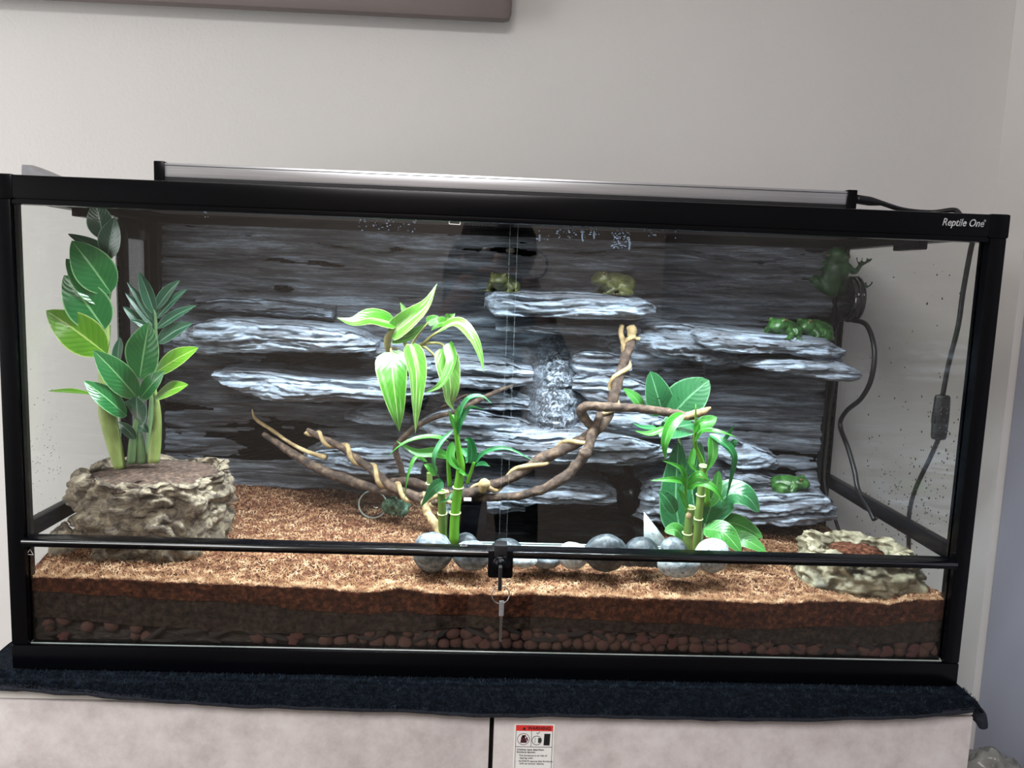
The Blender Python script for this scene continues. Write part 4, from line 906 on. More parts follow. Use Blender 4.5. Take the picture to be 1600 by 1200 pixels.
# ------------------------------------------------------------------ lucky bamboo
def ringnode(par, c, r, name='node'):
    a = np.linspace(0, 2*np.pi, 17)
    return link(name, tube([c+np.array([r*math.cos(t), r*math.sin(t), .0012*math.sin(t)]) for t in a], .0009, n=34, seg=6), M_node, par)
def stalk(par, pts, rpx, nodes, mat, n=24):
    pxtube('stalk', par, pts, rpx, mat, n=n, seg=14)
    for (x, y, Y, r) in nodes: ringnode(par, P(x, y, Y), r*S(Y))
b1 = thing('bamboo_plant', 'lucky bamboo with bright green stalks standing left of the door lock', 'bamboo plant', tuple(P(702, 848, .10)))
D = .095
stalk(b1, [(709, 850, D), (711, 805, D), (716, 761, D), (720, 730, D), (717, 705, D), (712, 672, D), (707, 648, D)], [8, 8, 7.5, 7, 5, 3.5, 1.5], [(711, 801, D, 8.6), (716, 761, D, 8.2)], M_stalk)
stalk(b1, [(692, 850, D+.012), (691, 802, D+.012), (690, 768, D+.012)], [7, 6.8, 6.8], [(691, 802, D+.012, 7.3), (690, 768, D+.012, 7.1), (692, 844, D+.012, 7.2)], M_stalk2)
stalk(b1, [(672, 775, D+.05), (671, 738, D+.05)], [5, 4.5], [(671, 755, D+.05, 5.2)], M_stalk2)
pxtube('shoot', b1, [(729, 756, D), (735, 740, D), (741, 722, D)], [3, 2.5], M_stalk, n=10, seg=8)
pxtube('shoot', b1, [(703, 760, D+.005), (701, 735, D+.005), (700, 712, D+.005)], [4, 3], M_stalk, n=10, seg=8)
bl = [([(716, 676, D), (718, 650, D-.01), (731, 624, D-.02), (752, 619, D-.02), (770, 632, D-.015)], 14, L_bamd, (0, -.6, 1)), ([(715, 680, D), (722, 655, D-.015), (735, 637, D-.02), (757, 640, D-.02)], 12, L_bamd, (0, -.7, .8)),
 ([(700, 690, D), (690, 685, D-.01), (662, 683, D-.02), (630, 693, D-.03), (605, 714, D-.03)], 12, L_bam, (0, -.5, 1)), ([(702, 714, D), (680, 708, D-.015), (650, 707, D-.025), (618, 688, D-.03)], 20, L_bam, (0, -.8, .6)),
 ([(708, 672, D-.008), (690, 690, D-.02), (679, 713, D-.03), (680, 735, D-.03), (688, 748, D-.03)], 10, L_bamd, (-.6, -1, .1)), ([(707, 690, D-.01), (703, 712, D-.02), (712, 728, D-.022), (722, 733, D-.02)], 16, L_bam, (.4, -1, .2)),
 ([(735, 724, D), (737, 705, D-.01), (733, 688, D-.015), (725, 687, D-.02)], 18, L_bamd, (.3, -1, .2)), ([(742, 724, D), (758, 707, D-.01), (793, 701, D-.02), (838, 722, D-.02)], 10, L_bamd, (0, -.7, .8)),
 ([(743, 727, D), (755, 725, D-.01), (766, 729, D-.015)], 11, L_bamd, (0, -.7, .8)), ([(692, 752, D-.01), (675, 765, D-.02), (657, 793, D-.02)], 22, L_bamd, (.5, -1, .3)), ([(682, 740, D), (672, 731, D-.01), (662, 725, D-.01)], 18, L_bam, (.1, -.8, .5)),
 ([(668, 722, D+.02), (650, 714, D), (637, 745, D-.01), (632, 784, D-.01)], 7, L_bam, (-.3, -1, .3)), ([(712, 670, D-.005), (706, 655, D-.01), (701, 640, D-.012)], 9, L_bam, (0, -1, .3)), ([(713, 665, D-.005), (714, 645, D-.012), (718, 632, D-.012)], 8, L_bam, (0, -1, .3)),
 ([(718, 735, D-.006), (725, 740, D-.02), (733, 745, D-.02)], 7, L_bam, (0, -1, .4)), ([(707, 770, D-.01), (700, 780, D-.02), (683, 786, D-.02)], 6, L_bamd, (0, -1, .4)), ([(722, 700, D+.01), (730, 712, D+.005), (728, 725, D)], 12, L_bamd, (.2, -1, .2))]
for pts, w, mt, fc in bl: pxleaf(b1, pts, w, mt, prof=prof_lance, face=fc, fold=.3, nl=20, nw=6)

b2 = thing('bamboo_plant', 'lucky bamboo in front of the broad leaves on the right', 'bamboo plant', tuple(P(1082, 862, .10)))
D = .10
stalk(b2, [(1073, 865, D), (1075, 830, D), (1079, 792, D)], [7.5, 7, 7], [(1074, 833, D, 7.6), (1079, 793, D, 7.3)], M_stalk2)
link('side_bud', blob(P(1076, 806, D-.006), (.004, .004, .0045), 12, 8, .2, 2, 3), M_strand, b2)
stalk(b2, [(1088, 865, D+.012), (1091, 812, D+.012), (1095, 773, D+.012), (1099, 727, D+.014)], [6.8, 6.6, 6.4, 5.5], [(1091, 810, D+.012, 7), (1095, 773, D+.012, 6.8), (1099, 728, D+.014, 6)], M_stalk2)
stalk(b2, [(1105, 790, D+.03), (1102, 750, D+.03), (1096, 720, D+.03), (1086, 695, D+.02), (1087, 668, D+.01), (1087, 632, D+.005)], [5, 5, 4, 3.4, 2.5, .8], [], M_stalk)
pxtube('shoot', b2, [(1074, 800, D), (1071, 775, D-.005), (1070, 745, D-.01)], [4, 3, 1.5], M_stalk, n=12, seg=8)
bl = [([(1068, 646, D), (1050, 662, D-.015), (1039, 692, D-.025), (1040, 720, D-.025)], 22, L_bam, (-.2, -1, .5)), ([(1040, 668, D), (1015, 678, D-.01), (991, 673, D-.015)], 13, L_bam, (0, -.7, .8)), ([(1026, 668, D+.01), (1005, 668, D), (988, 661, D-.005)], 10, L_bamd, (0, -.7, .8)),
 ([(1086, 690, D), (1100, 674, D-.01), (1125, 675, D-.02), (1151, 683, D-.02)], 13, L_bam, (0, -.6, 1)), ([(1108, 678, D), (1128, 690, D-.015), (1146, 712, D-.02), (1142, 745, D-.02), (1133, 786, D-.02)], 17, L_bamd, (.4, -1, .4)),
 ([(1112, 680, D), (1114, 712, D-.015), (1102, 740, D-.015)], 18, L_bam, (-.3, -1, .3)), ([(1072, 766, D-.005), (1062, 752, D-.02), (1040, 750, D-.03), (1016, 751, D-.03)], 15, L_bam, (0, -.7, .8)), ([(1071, 748, D-.01), (1060, 730, D-.02), (1034, 719, D-.025)], 10, L_bam, (0, -.8, .7)),
 ([(1073, 764, D-.008), (1092, 754, D-.02), (1116, 764, D-.03), (1134, 789, D-.03)], 19, L_bam, (.1, -.8, .7)), ([(1074, 756, D-.008), (1093, 740, D-.02), (1115, 757, D-.025)], 11, L_bam, (.1, -.8, .7)), ([(1086, 676, D), (1094, 661, D-.01), (1117, 657, D-.015)], 13, L_bam, (0, -.8, .7)),
 ([(1130, 690, D-.01), (1139, 676, D-.015), (1148, 662, D-.015)], 9, L_bamd, (.3, -1, .2)), ([(1084, 700, D), (1080, 725, D-.01), (1092, 738, D-.012)], 13, L_bam, (.2, -1, .3)), ([(1070, 760, D-.008), (1068, 738, D-.012), (1064, 722, D-.015)], 10, L_bam, (0, -1, .2)),
 ([(1074, 795, D-.005), (1066, 775, D-.012), (1058, 762, D-.015)], 12, L_bam, (.2, -1, .2)), ([(1136, 700, D-.01), (1148, 690, D-.015), (1140, 720, D-.015)], 9, L_bamd, (.2, -1, .3))]
for pts, w, mt, fc in bl: pxleaf(b2, pts, w, mt, prof=prof_lance, face=fc, fold=.3, nl=20, nw=6)

# broad-leaved plant behind the right bamboo
br = thing('broad_leaf_plant', 'plant with large smooth rounded leaves behind the right bamboo', 'plant', tuple(P(1095, 850, .17)))
D = .165
for pts in ([(1092, 852, D), (1085, 800, D+.03), (1070, 720, D+.06), (1050, 645, D+.075)], [(1095, 852, D), (1093, 790, D+.03), (1085, 700, D+.05), (1084, 668, D+.05)], [(1096, 852, D), (1100, 830, D), (1104, 815, D)]):
    pxtube('stem', br, pts, [3.5, 2.5], M_zzstem2, n=20, seg=8)
bl = [([(1036, 648, D+.075), (1028, 620, D+.065), (1016, 580, D+.06)], 46, L_broad, (.1, -1, .3)), ([(1048, 652, D+.07), (1075, 622, D+.06), (1108, 594, D+.055)], 62, L_broad, (-.2, -1, .5)), ([(1004, 644, D+.07), (995, 625, D+.06), (974, 607, D+.055)], 20, L_broadl, (0, -.8, .6)),
 ([(1084, 662, D+.05), (1058, 668, D+.02), (1030, 682, D+.01)], 52, L_broad, (0, -.6, 1)), ([(1064, 838, D), (1056, 780, D+.01), (1060, 690, D+.03)], 58, L_broad, (.15, -1, .1)), ([(1100, 822, D), (1135, 775, D-.01), (1165, 775, D-.02), (1187, 800, D-.02)], 50, L_broad, (.1, -.7, .8)),
 ([(1100, 826, D-.01), (1130, 832, D-.03), (1158, 862, D-.045)], 40, L_broadl, (.1, -.8, .8)), ([(1124, 815, D), (1155, 820, D-.01), (1192, 840, D-.02)], 34, L_broadl, (0, -.8, .8)), ([(1140, 838, D-.02), (1168, 845, D-.03), (1197, 862, D-.04)], 28, L_broadl, (0, -.8, .8)),
 ([(1068, 842, D-.04), (1056, 828, D-.045), (1038, 830, D-.045)], 24, L_broadl, (0, -.8, .6)), ([(1056, 802, D-.02), (1044, 782, D-.025), (1030, 767, D-.025)], 24, L_broad, (.1, -1, .3)), ([(1104, 792, D-.01), (1117, 768, D-.015), (1123, 735, D-.015)], 22, L_broadl, (-.1, -1, .2)),
 ([(1088, 668, D+.03), (1102, 662, D+.02), (1120, 652, D+.015)], 26, L_broadl, (0, -.8, .6)), ([(1102, 818, D-.005), (1112, 790, D-.01), (1130, 765, D)], 42, L_broad, (.2, -1, .3)), ([(1080, 790, D+.02), (1086, 740, D+.02), (1094, 690, D+.03)], 34, L_broad, (0, -1, .1))]
for pts, w, mt, fc in bl: pxleaf(br, pts, w*1.05, mt, prof=prof_blunt, face=fc, fold=.12, nl=20)

# ------------------------------------------------------------------ vines and branches
def twisted(name, label, pts, r, rs, turns, phase=0., n=150, strand_range=(0, 1)):
    th = thing(name, label, 'vine', tuple(P(*pts[-1])))
    r = [q*.9 for q in r]; path = spline([P(*p) for p in pts], n); link('stem', tube(path, r, straight=True, seg=14, rough=.35, seed=3), M_vine, th)
    T_, A, B = frames(path); n0, n1 = int(strand_range[0]*(n-1)), int(strand_range[1]*(n-1))
    t = np.linspace(0, 1, n)[n0:n1+1]; rr = np.interp(t, np.linspace(0, 1, len(r)), r)+np.max(rs)*.35
    ph_ = 2*np.pi*turns*t+phase
    sp_ = path[n0:n1+1]+rr[:, None]*(np.cos(ph_)[:, None]*A[n0:n1+1]+np.sin(ph_)[:, None]*B[n0:n1+1])
    link('strand', tube(sp_, rs, straight=True, seg=9, rough=.2, seed=8), M_strand, th); return th
tv1 = twisted('twisted_vine', 'thick twisted vine with a pale strand rising to under the top ledge', [(984, 528, .285), (982, 545, .275), (972, 575, .26), (962, 605, .25), (954, 635, .24), (942, 662, .23), (915, 684, .225), (880, 702, .225), (845, 717, .22), (805, 744, .215), (770, 758, .21), (745, 768, .20), (710, 778, .20), (680, 783, .20)],
   [.0075, .0088, .0092, .009, .0095, .0092, .0098, .0095, .009, .0085, .009, .0085, .008, .006], [.0036, .0038, .0036, .0034, .0036, .003], 6.4, .6)
p_ = P(972, 507, .285); link('strand_end', tube([p_, P(970, 520, .283), P(974, 536, .278), P(978, 552, .272)], [.0038, .0042, .004], n=16, seg=9, rough=.15), M_strand, tv1)
link('cut_end', tube([P(986, 533, .282), P(987, 518, .285), P(984, 510, .288)], [.006, .0075, .007], n=12, seg=10, rough=.4), M_strand, tv1)
link('twig', tube([P(985, 520, .284), P(992, 528, .28), P(1000, 530, .278)], [.004, .003, .0035], n=12, seg=8, rough=.3), M_strand, tv1)
link('knot', tube([P(753, 768, .19), P(756, 757, .188), P(764, 756, .19)], [.006, .0085, .006], n=10, seg=10, rough=.3), M_strand, tv1)
twisted('twisted_vine', 'long twisted vine descending from the left rock wall to the left bamboo', [(480, 672, .31), (500, 683, .30), (530, 697, .285), (560, 718, .27), (590, 742, .25), (615, 762, .235), (645, 775, .22), (672, 783, .21), (690, 785, .20)],
   [.004, .0055, .006, .0065, .0075, .008, .008, .007, .005], [.003, .0038, .0038, .004, .004, .003], 5.6, 1.9, 130)
def branch(name, label, pts, r, mat=None, rough=.3, extra=()):
    th = thing(name, label, 'branch', tuple(P(*pts[0])))
    link('wood', tube([P(*p) for p in pts], r, n=16*len(pts), seg=12, rough=rough, seed=len(pts)), mat or M_vine, th); return th
bA = branch('vine_branch', 'smooth brown vine curving up from the pond to the twisted vine', [(655, 776, .215), (690, 772, .22), (735, 776, .21), (785, 777, .205), (840, 767, .20), (885, 742, .20), (915, 708, .205), (928, 672, .215), (938, 645, .225)], [.006, .0068, .006, .0058, .007, .0078, .0078, .0068, .005])
link('knot', blob(P(915, 708, .20), (.0095, .009, .008), 16, 10, .3, 3, 2), M_vine, bA)
branch('vine_branch', 'straight dark brown vine slanting across the left rear soil', [(412, 678, .345), (440, 697, .325), (475, 720, .305), (510, 738, .29), (550, 752, .27), (590, 765, .25), (625, 773, .235)], [.004, .0062, .0072, .0075, .0078, .0068, .005])
branch('thin_twig', 'thin pale twig reaching up the left rear rock wall', [(394, 640, .37), (400, 655, .36), (425, 672, .345), (450, 690, .33), (478, 705, .315), (510, 715, .30)], [.0012, .0028, .0032, .003, .0035, .004], M_strand)
branch('vine_branch', 'grey-brown branch lying behind the left bamboo', [(595, 763, .26), (610, 754, .25), (640, 753, .24), (672, 762, .23), (700, 768, .225)], [.004, .0065, .007, .0065, .005])
bC = branch('cross_branch', 'horizontal brown branch with a pale broken end in front of the broad leaves', [(932, 672, .225), (915, 655, .215), (908, 641, .21), (918, 634, .205), (945, 636, .20), (985, 637, .195), (1030, 642, .185), (1070, 650, .175), (1088, 650, .17)], [.006, .0072, .0075, .007, .0068, .0062, .0062, .006, .0055])
link('broken_end', tube([P(1068, 650, .174), P(1085, 648, .170), P(1100, 642, .168), P(1111, 637, .167)], [.005, .0062, .005, .002], n=20, seg=8, rough=.6), M_strand, bC)
bD = branch('thin_branch', 'thin forked branch arching behind the top of the left bamboo', [(630, 752, .25), (626, 728, .245), (618, 702, .24), (632, 682, .235), (652, 666, .23), (680, 652, .225), (712, 643, .225), (742, 628, .24), (775, 612, .27), (806, 601, .30)], [.004, .0045, .0045, .004, .0038, .0036, .0036, .004, .003, .0012], M_vine, .2)
link('twig', tube([P(689, 636, .235), P(705, 630, .23), P(722, 620, .23), P(731, 617, .23)], [.0012, .0022, .002], n=14, seg=7, rough=.2), M_vine, bD)
branch('pale_root', 'short pale gnarled root beside the left bamboo base', [(700, 768, .16), (680, 776, .15), (664, 784, .14), (668, 800, .13), (676, 815, .12), (684, 828, .11), (692, 840, .10)], [.003, .0035, .0055, .006, .0058, .005, .0035], M_strand, .5)

# ------------------------------------------------------------------ frogs
def frog_mesh(climb=False):
    bm = bmesh.new()
    def el(c, r, rot=None):
        v, f = blob(c, r, 20, 14, 0, 1, 0)
        if rot is not None: v = (v-np.array(c))@np.array(Matrix.Rotation(rot[1], 3, rot[0])).T+np.array(c)
        add((v, f))
    def add(vf):
        vs = [bm.verts.new(p) for p in vf[0]]
        for q in vf[1]:
            try: bm.faces.new([vs[i] for i in q])
            except ValueError: pass
    if not climb:      # sitting, facing +x, length about 1, ground at z=0
        el((.0, 0, .24), (.36, .27, .22)); el((-.2, 0, .24), (.24, .28, .2)); el((.30, 0, .32), (.24, .235, .155), ('Y', .12)); el((.42, 0, .28), (.13, .19, .09))
        el((.02, 0, .36), (.25, .17, .12))
        for s in (-1, 1):
            el((.33, .155*s, .435), (.075, .06, .065))
            add(tube([(-.28, .16*s, .16), (-.10, .30*s, .18), (.10, .33*s, .19)], [.10, .125, .09], n=14, seg=12))          # thigh
            add(tube([(.10, .33*s, .17), (-.08, .36*s, .10), (-.26, .33*s, .05)], [.085, .07, .045], n=14, seg=10))        # shank
            add(tube([(-.26, .33*s, .05), (-.06, .37*s, .03), (.10, .42*s, .025)], [.045, .04, .03], n=12, seg=8))         # foot
            for d in (-.10, 0, .10): add(tube([(.06, .40*s, .03), (.17, (.42+d)*s, .022), (.23, (.43+d*1.3)*s, .025)], [.024, .018, .028], n=8, seg=8))
            add(tube([(.20, .20*s, .22), (.18, .30*s, .12), (.30, .27*s, .045)], [.085, .065, .045], n=14, seg=10))         # arm
            for d in (-.10, -.03, .05, .11): add(tube([(.29, .27*s, .04), (.38, (.27+d)*s, .022), (.42, (.27+d*1.2)*s, .026)], [.025, .016, .026], n=8, seg=8))
    else:              # spread flat against a pane; x is up along the body, z off the pane
        el((0, 0, .15), (.36, .25, .14)); el((-.2, 0, .14), (.22, .22, .13)); el((.33, 0, .17), (.22, .21, .12)); el((.45, 0, .15), (.1, .15, .08))
        for s in (-1, 1):
            el((.36, .16*s, .24), (.07, .055, .06))
            add(tube([(-.30, .10*s, .12), (-.16, .30*s, .12), (-.05, .40*s, .09)], [.10, .12, .08], n=14, seg=12))
            add(tube([(-.05, .40*s, .09), (-.24, .40*s, .07), (-.42, .33*s, .05)], [.08, .07, .045], n=14, seg=10))
            add(tube([(-.42, .33*s, .05), (-.34, .42*s, .03), (-.24, .50*s, .025)], [.045, .04, .03], n=12, seg=8))
            for d in (-.08, .02, .12): add(tube([(-.26, .48*s, .025), (-.16+d*.3, (.54+d)*s, .02), (-.08+d*.3, (.56+d)*s, .024)], [.024, .018, .028], n=8, seg=8))
            add(tube([(.20, .18*s, .12), (.10, .34*s, .07), (.22, .43*s, .035)], [.08, .06, .04], n=14, seg=10))
            for d in (-.10, -.02, .06, .12): add(tube([(.22, .43*s, .03), (.32, (.46+d)*s, .02), (.38, (.47+d*1.2)*s, .025)], [.024, .016, .027], n=8, seg=8))
    bmesh.ops.recalc_face_normals(bm, faces=bm.faces)
    me = bpy.data.meshes.new('frog_raw'); bm.to_mesh(me); bm.free(); o = bpy.data.objects.new('frog_raw', me); COL.objects.link(o)
    r = o.modifiers.new('r', 'REMESH'); r.mode = 'VOXEL'; r.voxel_size = .020
    s = o.modifiers.new('s', 'SMOOTH'); s.factor = .6; s.iterations = 4
    bpy.context.view_layer.update(); v, f = evalmesh(o); bpy.data.objects.remove(o); bpy.data.meshes.remove(me); return v, f
FS, FC = frog_mesh(), frog_mesh(True)
def frog(label, loc, size, fwd, upv, mat, climb=False):
    f = np.array(fwd, float); u = np.array(upv, float); u /= np.linalg.norm(u); f = f-u*(f@u); f /= np.linalg.norm(f); s = np.cross(u, f)
    Rm = np.stack([f, s, u], 1)*size; v, q = FC if climb else FS
    th = thing('frog', label, 'frog', tuple(loc), 'green tree frogs in the terrarium')
    link('body', (v@Rm.T+np.array(loc), q), mat, th)
    for sd in (-1, 1):
        c = np.array((.37, .185*sd, .255) if climb else (.345, .19*sd, .445)); e = blob(c, (.042, .034, .040), 12, 8, 0, 1, 0)
        link('eye', (e[0]@Rm.T+np.array(loc), e[1]), M_eye, th)
    return th
def on(px, py, Y): return P(px, py, Y)
frog('olive frog peering from the left end of the top ledge behind the door edge', on(786, 457, .30), .062, (-.45, -1, 0), (0, 0, 1), M_frogo)
frog('olive-brown frog in profile on the right half of the top ledge', on(961, 461, .30), .074, (-1, -.25, 0), (0, 0, 1), M_frogo)
frog('bright green frog curled up on the right ledge with its head to the left', on(1222, 529, .30), .068, (-.75, -.8, 0), (0, 0, 1), M_frog)
frog('green frog resting at the far right of the right ledge behind its neighbour', on(1272, 531, .33), .070, (-.8, -.35, 0), (0, 0, 1), M_frog)
frog('deep green frog clinging to the upper right rear corner of the glass', np.array([.575, .425, P(1300, 430, .42)[2]]), .090, (.05, -.05, 1), (-.35, -1, 0), M_frogd, True)
frog('light green frog sitting in the hollow above the lower right rock', on(1229, 771, .335), .066, (.9, -.5, 0), (0, 0, 1), M_frog)

# ------------------------------------------------------------------ disc with cables on the right pane
ds = thing('suction_disc', 'black glossy round disc stuck to the right pane with a cable', 'disc', tuple(PX(1337, 505, W2-.012)))
dc = PX(1338, 468, W2-.008)
link('disc_body', lathe([(.001, -.020), (.030, -.0195), (.036, -.017), (.0385, -.012), (.0385, -.009), (.037, -.0085), (.037, -.006), (.0385, -.0055), (.0385, -.001), (.036, 0)], 'X', 40, dc), M_gloss, ds)
XI = W2-.014
link('cord', tube([dc+(-.008, -.01, -.034), PX(1354, 508, XI), PX(1366, 545, XI), PX(1362, 590, XI), PX(1346, 622, XI), PX(1322, 643, XI), PX(1313, 665, XI), PX(1325, 700, XI), PX(1335, 735, XI), PX(1341, 765, XI), PX(1358, 795, XI), PX(1366, 812, XI)], .0040, n=110, seg=8), M_cable, ds)
c2 = thing('thin_cable', 'thin black cable running down the rear right corner behind the ledges', 'cable', tuple(P(1312, 828, .40)))
link('cord', tube([dc+(-.012, .012, -.028), P(1306, 512, .41), P(1304, 560, .415), P(1303, 600, .415), P(1296, 640, .415), P(1291, 700, .415), P(1288, 745, .41), P(1294, 785, .40), P(1305, 812, .39), P(1311, 830, .38)], .0030, n=90, seg=8), M_cable, c2)

# ------------------------------------------------------------------ glass jar and moss on the rear soil
jc = P(585, 783, .30)
jar = thing('glass_jar', 'small clear glass jar lying on the soil under the twisted vine', 'jar', (jc[0], .30, jc[2]-.022))
jr = .0235
prof = [(.012, .0), (jr*.9, .001), (jr, .004), (jr, .034), (jr*.86, .04), (jr*.86, .048), (jr*.93, .0485), (jr*.93, .05)]
v, f = lathe(prof, 'Y', 36, (0, 0, 0)); f = f[:-1]; v[:, 1] = .05-v[:, 1]; v = v+np.array([jc[0], .28, jc[2]])
link('glass_wall', (v, f), M_glass2, jar)
link('jar_rim', tube([(jc[0]+jr*.93*math.cos(t), .2805, jc[2]+jr*.93*math.sin(t)) for t in np.linspace(0, 2*np.pi, 25)], .0013, n=50, seg=6), M_edge, jar)
ms = thing('moss_clump', 'small blue-green moss clump on the soil beside the glass jar', 'moss', tuple(P(618, 800, .26)))
for i, (x, y) in enumerate([(612, 785), (622, 790), (628, 798), (616, 796), (606, 792), (632, 790)]):
    link('tuft', blob(P(x, y, .255+.004*i), (.0095, .009, .009), 16, 10, .9, 4, i, 4), M_moss, ms)

# ------------------------------------------------------------------ marks on the glass
k = []
for x0, x1, y0, y1, n_ in ((835, 860, 350, 375, 12), (865, 900, 350, 372, 34), (905, 914, 350, 376, 16), (922, 936, 355, 372, 14), (955, 985, 350, 388, 90), (1000, 1060, 352, 372, 24), (450, 478, 329, 336, 16), (560, 650, 335, 362, 46), (320, 325, 330, 344, 6), (270, 305, 319, 322, 14), (1160, 1200, 358, 362, 12), (1225, 1240, 360, 362, 8), (640, 780, 325, 345, 10)):
    for i in range(n_):
        x, y = random.uniform(x0, x1), random.uniform(y0, y1); r = random.uniform(.0003, .0009)
        c = P(x, y, .0045 if x < 790 else .0125); k.append(blob(c, (r*random.uniform(.8, 2.2), .0003, r*random.uniform(.6, 1.6)), 6, 4, .3, 2, i))
for x, y0, y1 in ((843, 368, 376), (910, 350, 376), (928, 362, 372), (984, 374, 389)):
    for q in np.linspace(0, 1, 10): k.append(blob(P(x+random.uniform(-1, 1), y0+(y1-y0)*q, .0125), (.0010, .0003, .0013), 6, 4, .2, 2, q))
o = link('water_marks', join(*k), M_drop); tag(o, 'dried water drops and smears along the top of the sliding doors', 'water marks', kind='stuff')
k = []
for i in range(380):
    if i < 270: x, y = random.gauss(1415, 45), random.gauss(790, 55)
    elif i < 320: x, y = random.gauss(1475, 14), random.gauss(660, 45)
    else: x, y = random.uniform(1330, 1500), random.uniform(400, 830)
    c = PX(x, y, W2-.0095)
    if c[1] < .03 or c[1] > .40 or c[2] > .55 or c[2] < .09: continue
    r = random.uniform(.0006, .0019); k.append(blob(c, (.0004, r, r*random.uniform(.4, 1.2)), 6, 4, .6, 3, i))
for i in range(90):
    x, y = random.uniform(40, 95), random.gauss(720, 60); c = PX(x, y, -W2+.0095)
    if c[1] < .03 or c[1] > .29 or c[2] < .1: continue
    r = random.uniform(.0003, .0008); k.append(blob(c, (.0004, r, r), 6, 4, .6, 3, i))
o = link('dirt_specks', join(*k), M_speck); tag(o, 'dark soil specks sticking to the inside of the side panes', 'dirt specks', kind='stuff')

# ------------------------------------------------------------------ plastic bag by the door
bg_ = thing('plastic_bag', 'crumpled clear plastic bag on a low box beside the cabinet at the right edge', 'bag', (.81, .22, -.36))
v, f = blob((.82, .20, -.30), (.075, .10, .075), 60, 40, .35, 2.2, 31, 5); link('film', (v, f), M_bag, bg_)
v, f = blob((.79, .18, -.245), (.045, .04, .04), 40, 26, .5, 2.4, 37, 5); link('film_knot', (v, f), M_bag, bg_)
sharp(link('yellow_packet', bbox(.765, .80, .13, .17, -.36, -.255, .006), M_yellow, bg_))
bxs = thing('storage_box', 'plain storage box under the plastic bag beside the cabinet', 'box', (.76, .2, FLOOR))
sharp(link('box_body', bbox(.66, .87, .05, .36, FLOOR, -.385, .006), M_cab, bxs))
sharp(link('box_lid', bbox(.655, .875, .045, .365, -.385, -.365, .004), M_cabtop, bxs))

# ------------------------------------------------------------------ the photographer, seen mirrored in the doors
def skin_vf(verts, edges, radii, root=0, sub=2):
    me = bpy.data.meshes.new('sk'); me.from_pydata([tuple(v) for v in verts], edges, []); o = bpy.data.objects.new('sk', me); COL.objects.link(o)
    md = o.modifiers.new('skin', 'SKIN'); md.branch_smoothing = .6
    for i, r in enumerate(radii):
        sv = me.skin_vertices[0].data[i]; sv.radius = (r, r) if not isinstance(r, tuple) else r; sv.use_root = (i == root)
    o.modifiers.new('sub', 'SUBSURF').levels = sub
    bpy.context.view_layer.update(); v, f = evalmesh(o); bpy.data.objects.remove(o); bpy.data.meshes.remove(me); return v, f
HX, HY, HZ = .004, -1.25, .560
per = thing('person', 'person in a dark top holding up a phone, mirrored faintly in the glass doors', 'person', (0, -1.42, FLOOR))
bv, be, brd = [], [], []
def bone(p, r, frm=None):
    bv.append(p); brd.append(r); i = len(bv)-1
    if frm is not None: be.append((frm, i))
    return i
pel = bone((0, -1.44, -.02), .125); wst = bone((0, -1.43, .12), .105, pel); chs = bone((.0, -1.40, .27), .12, wst); nb = bone((0, -1.36, .385), .075, chs)
nk = bone((HX, -1.31, .440), .05, nb); ch = bone((HX, HY-.02, .495), .066, nk); hd = bone((HX, HY-.02, .575), .088, ch); tp_ = bone((HX, HY-.025, .645), .060, hd)
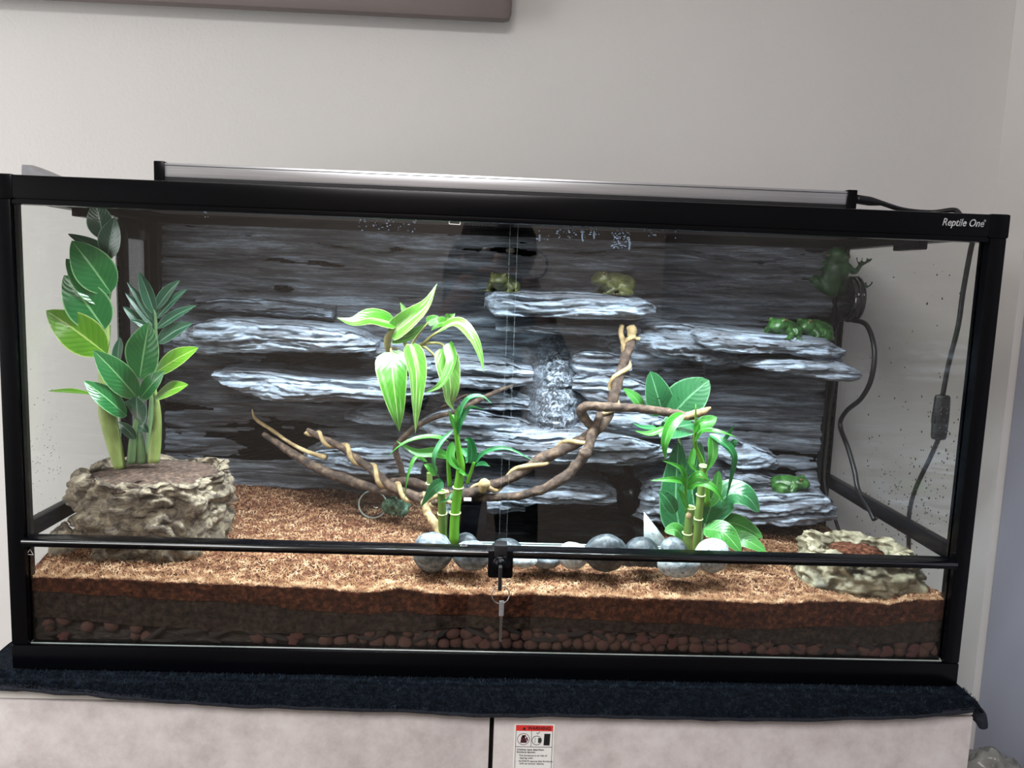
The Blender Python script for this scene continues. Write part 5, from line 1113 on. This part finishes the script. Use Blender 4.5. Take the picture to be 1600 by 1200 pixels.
for s in (-1, 1):
    hp = bone((.09*s, -1.44, -.08), .088, pel); kn = bone((.10*s, -1.42, -.48), .055, hp); an = bone((.10*s, -1.45, -.88), .036, kn); to = bone((.11*s, -1.33, -.915), .030, an)
    sh_ = bone((.155*s, -1.37, .35), .058, nb); el_ = bone((.225*s, -1.22, .14), .042, sh_); wr = bone((.005+.115*s, -1.06, .43), .026, el_); pa = bone((.005+.095*s, -1.02, .475), .024, wr)
    for k_ in range(4):
        f1_ = bone((.005+.088*s, -1.005+.001*k_, .505-.016*k_), .0085, pa); f2_ = bone((.005+.075*s, -.981, .503-.016*k_), .008, f1_); bone((.005+.056*s, -.9815, .501-.016*k_), .007, f2_)
    t1_ = bone((.005+.080*s, -1.025, .455), .010, pa); bone((.005+.058*s, -1.012, .468), .0085, t1_)
v, f = skin_vf(bv, be, brd, 0)
cen = np.array([v[list(q)].mean(0) for q in f])
isskin = ((cen[:, 2] > .43) & (cen[:, 1] < -1.15)) | ((cen[:, 1] > -1.10) & (cen[:, 2] > .38))
shoe = cen[:, 2] < -.86
link('body', (v, f), None, per, mats=[M_cloth, M_skin, M_blackmatt], mi=np.where(shoe, 2, np.where(isskin, 1, 0)))
link('nose', blob((HX, HY+.066, .553), (.014, .018, .02), 12, 8, .1, 1, 2), M_skin, per)
for s in (-1, 1):
    link('eye', blob((HX+.032*s, HY+.060, .578), (.012, .008, .007), 12, 8, 0, 1, 0), M_white, per)
    link('ear', blob((HX+.09*s, HY-.02, .56), (.012, .018, .03), 14, 10, .15, 2, 3), M_skin, per)
link('mouth', blob((HX, HY+.058, .512), (.024, .008, .008), 14, 8, .1, 2, 1), M_maroon, per)
hv, hf = blob((HX, HY-.045, .592), (.108, .105, .115), 40, 30, .06, 5, 6)
link('hair', (hv, hf), M_hair, per)
link('hair_length', tube([(HX-.07, HY-.07, .60), (HX-.095, HY-.08, .52), (HX-.10, HY-.07, .43), (HX-.09, HY-.05, .38)], [.05, .055, .05, .02], n=20, seg=14, rough=.2), M_hair, per)
link('earring', tube([(HX+.108+.030*math.cos(t), HY-.01, .545+.036*math.sin(t)) for t in np.linspace(0, 2*np.pi, 25)], .003, n=50, seg=8), M_blackmatt, per)
phn = thing('phone', 'dark phone held level in both hands in front of the glass', 'phone', (.005, -.99, .43))
sharp(link('phone_case', bbox(-.075, .085, -.9925, -.984, .440, .5175, .003), M_blackmatt, phn))
for dx, dz in ((0, 0), (.0, -.022)):
    link('lens_ring', lathe([(.009, -.984), (.009, -.9825), (.007, -.9825), (.0068, -.984)], 'Y', 24, (-.0288+dx, 0, .502+dz)), M_black, phn)
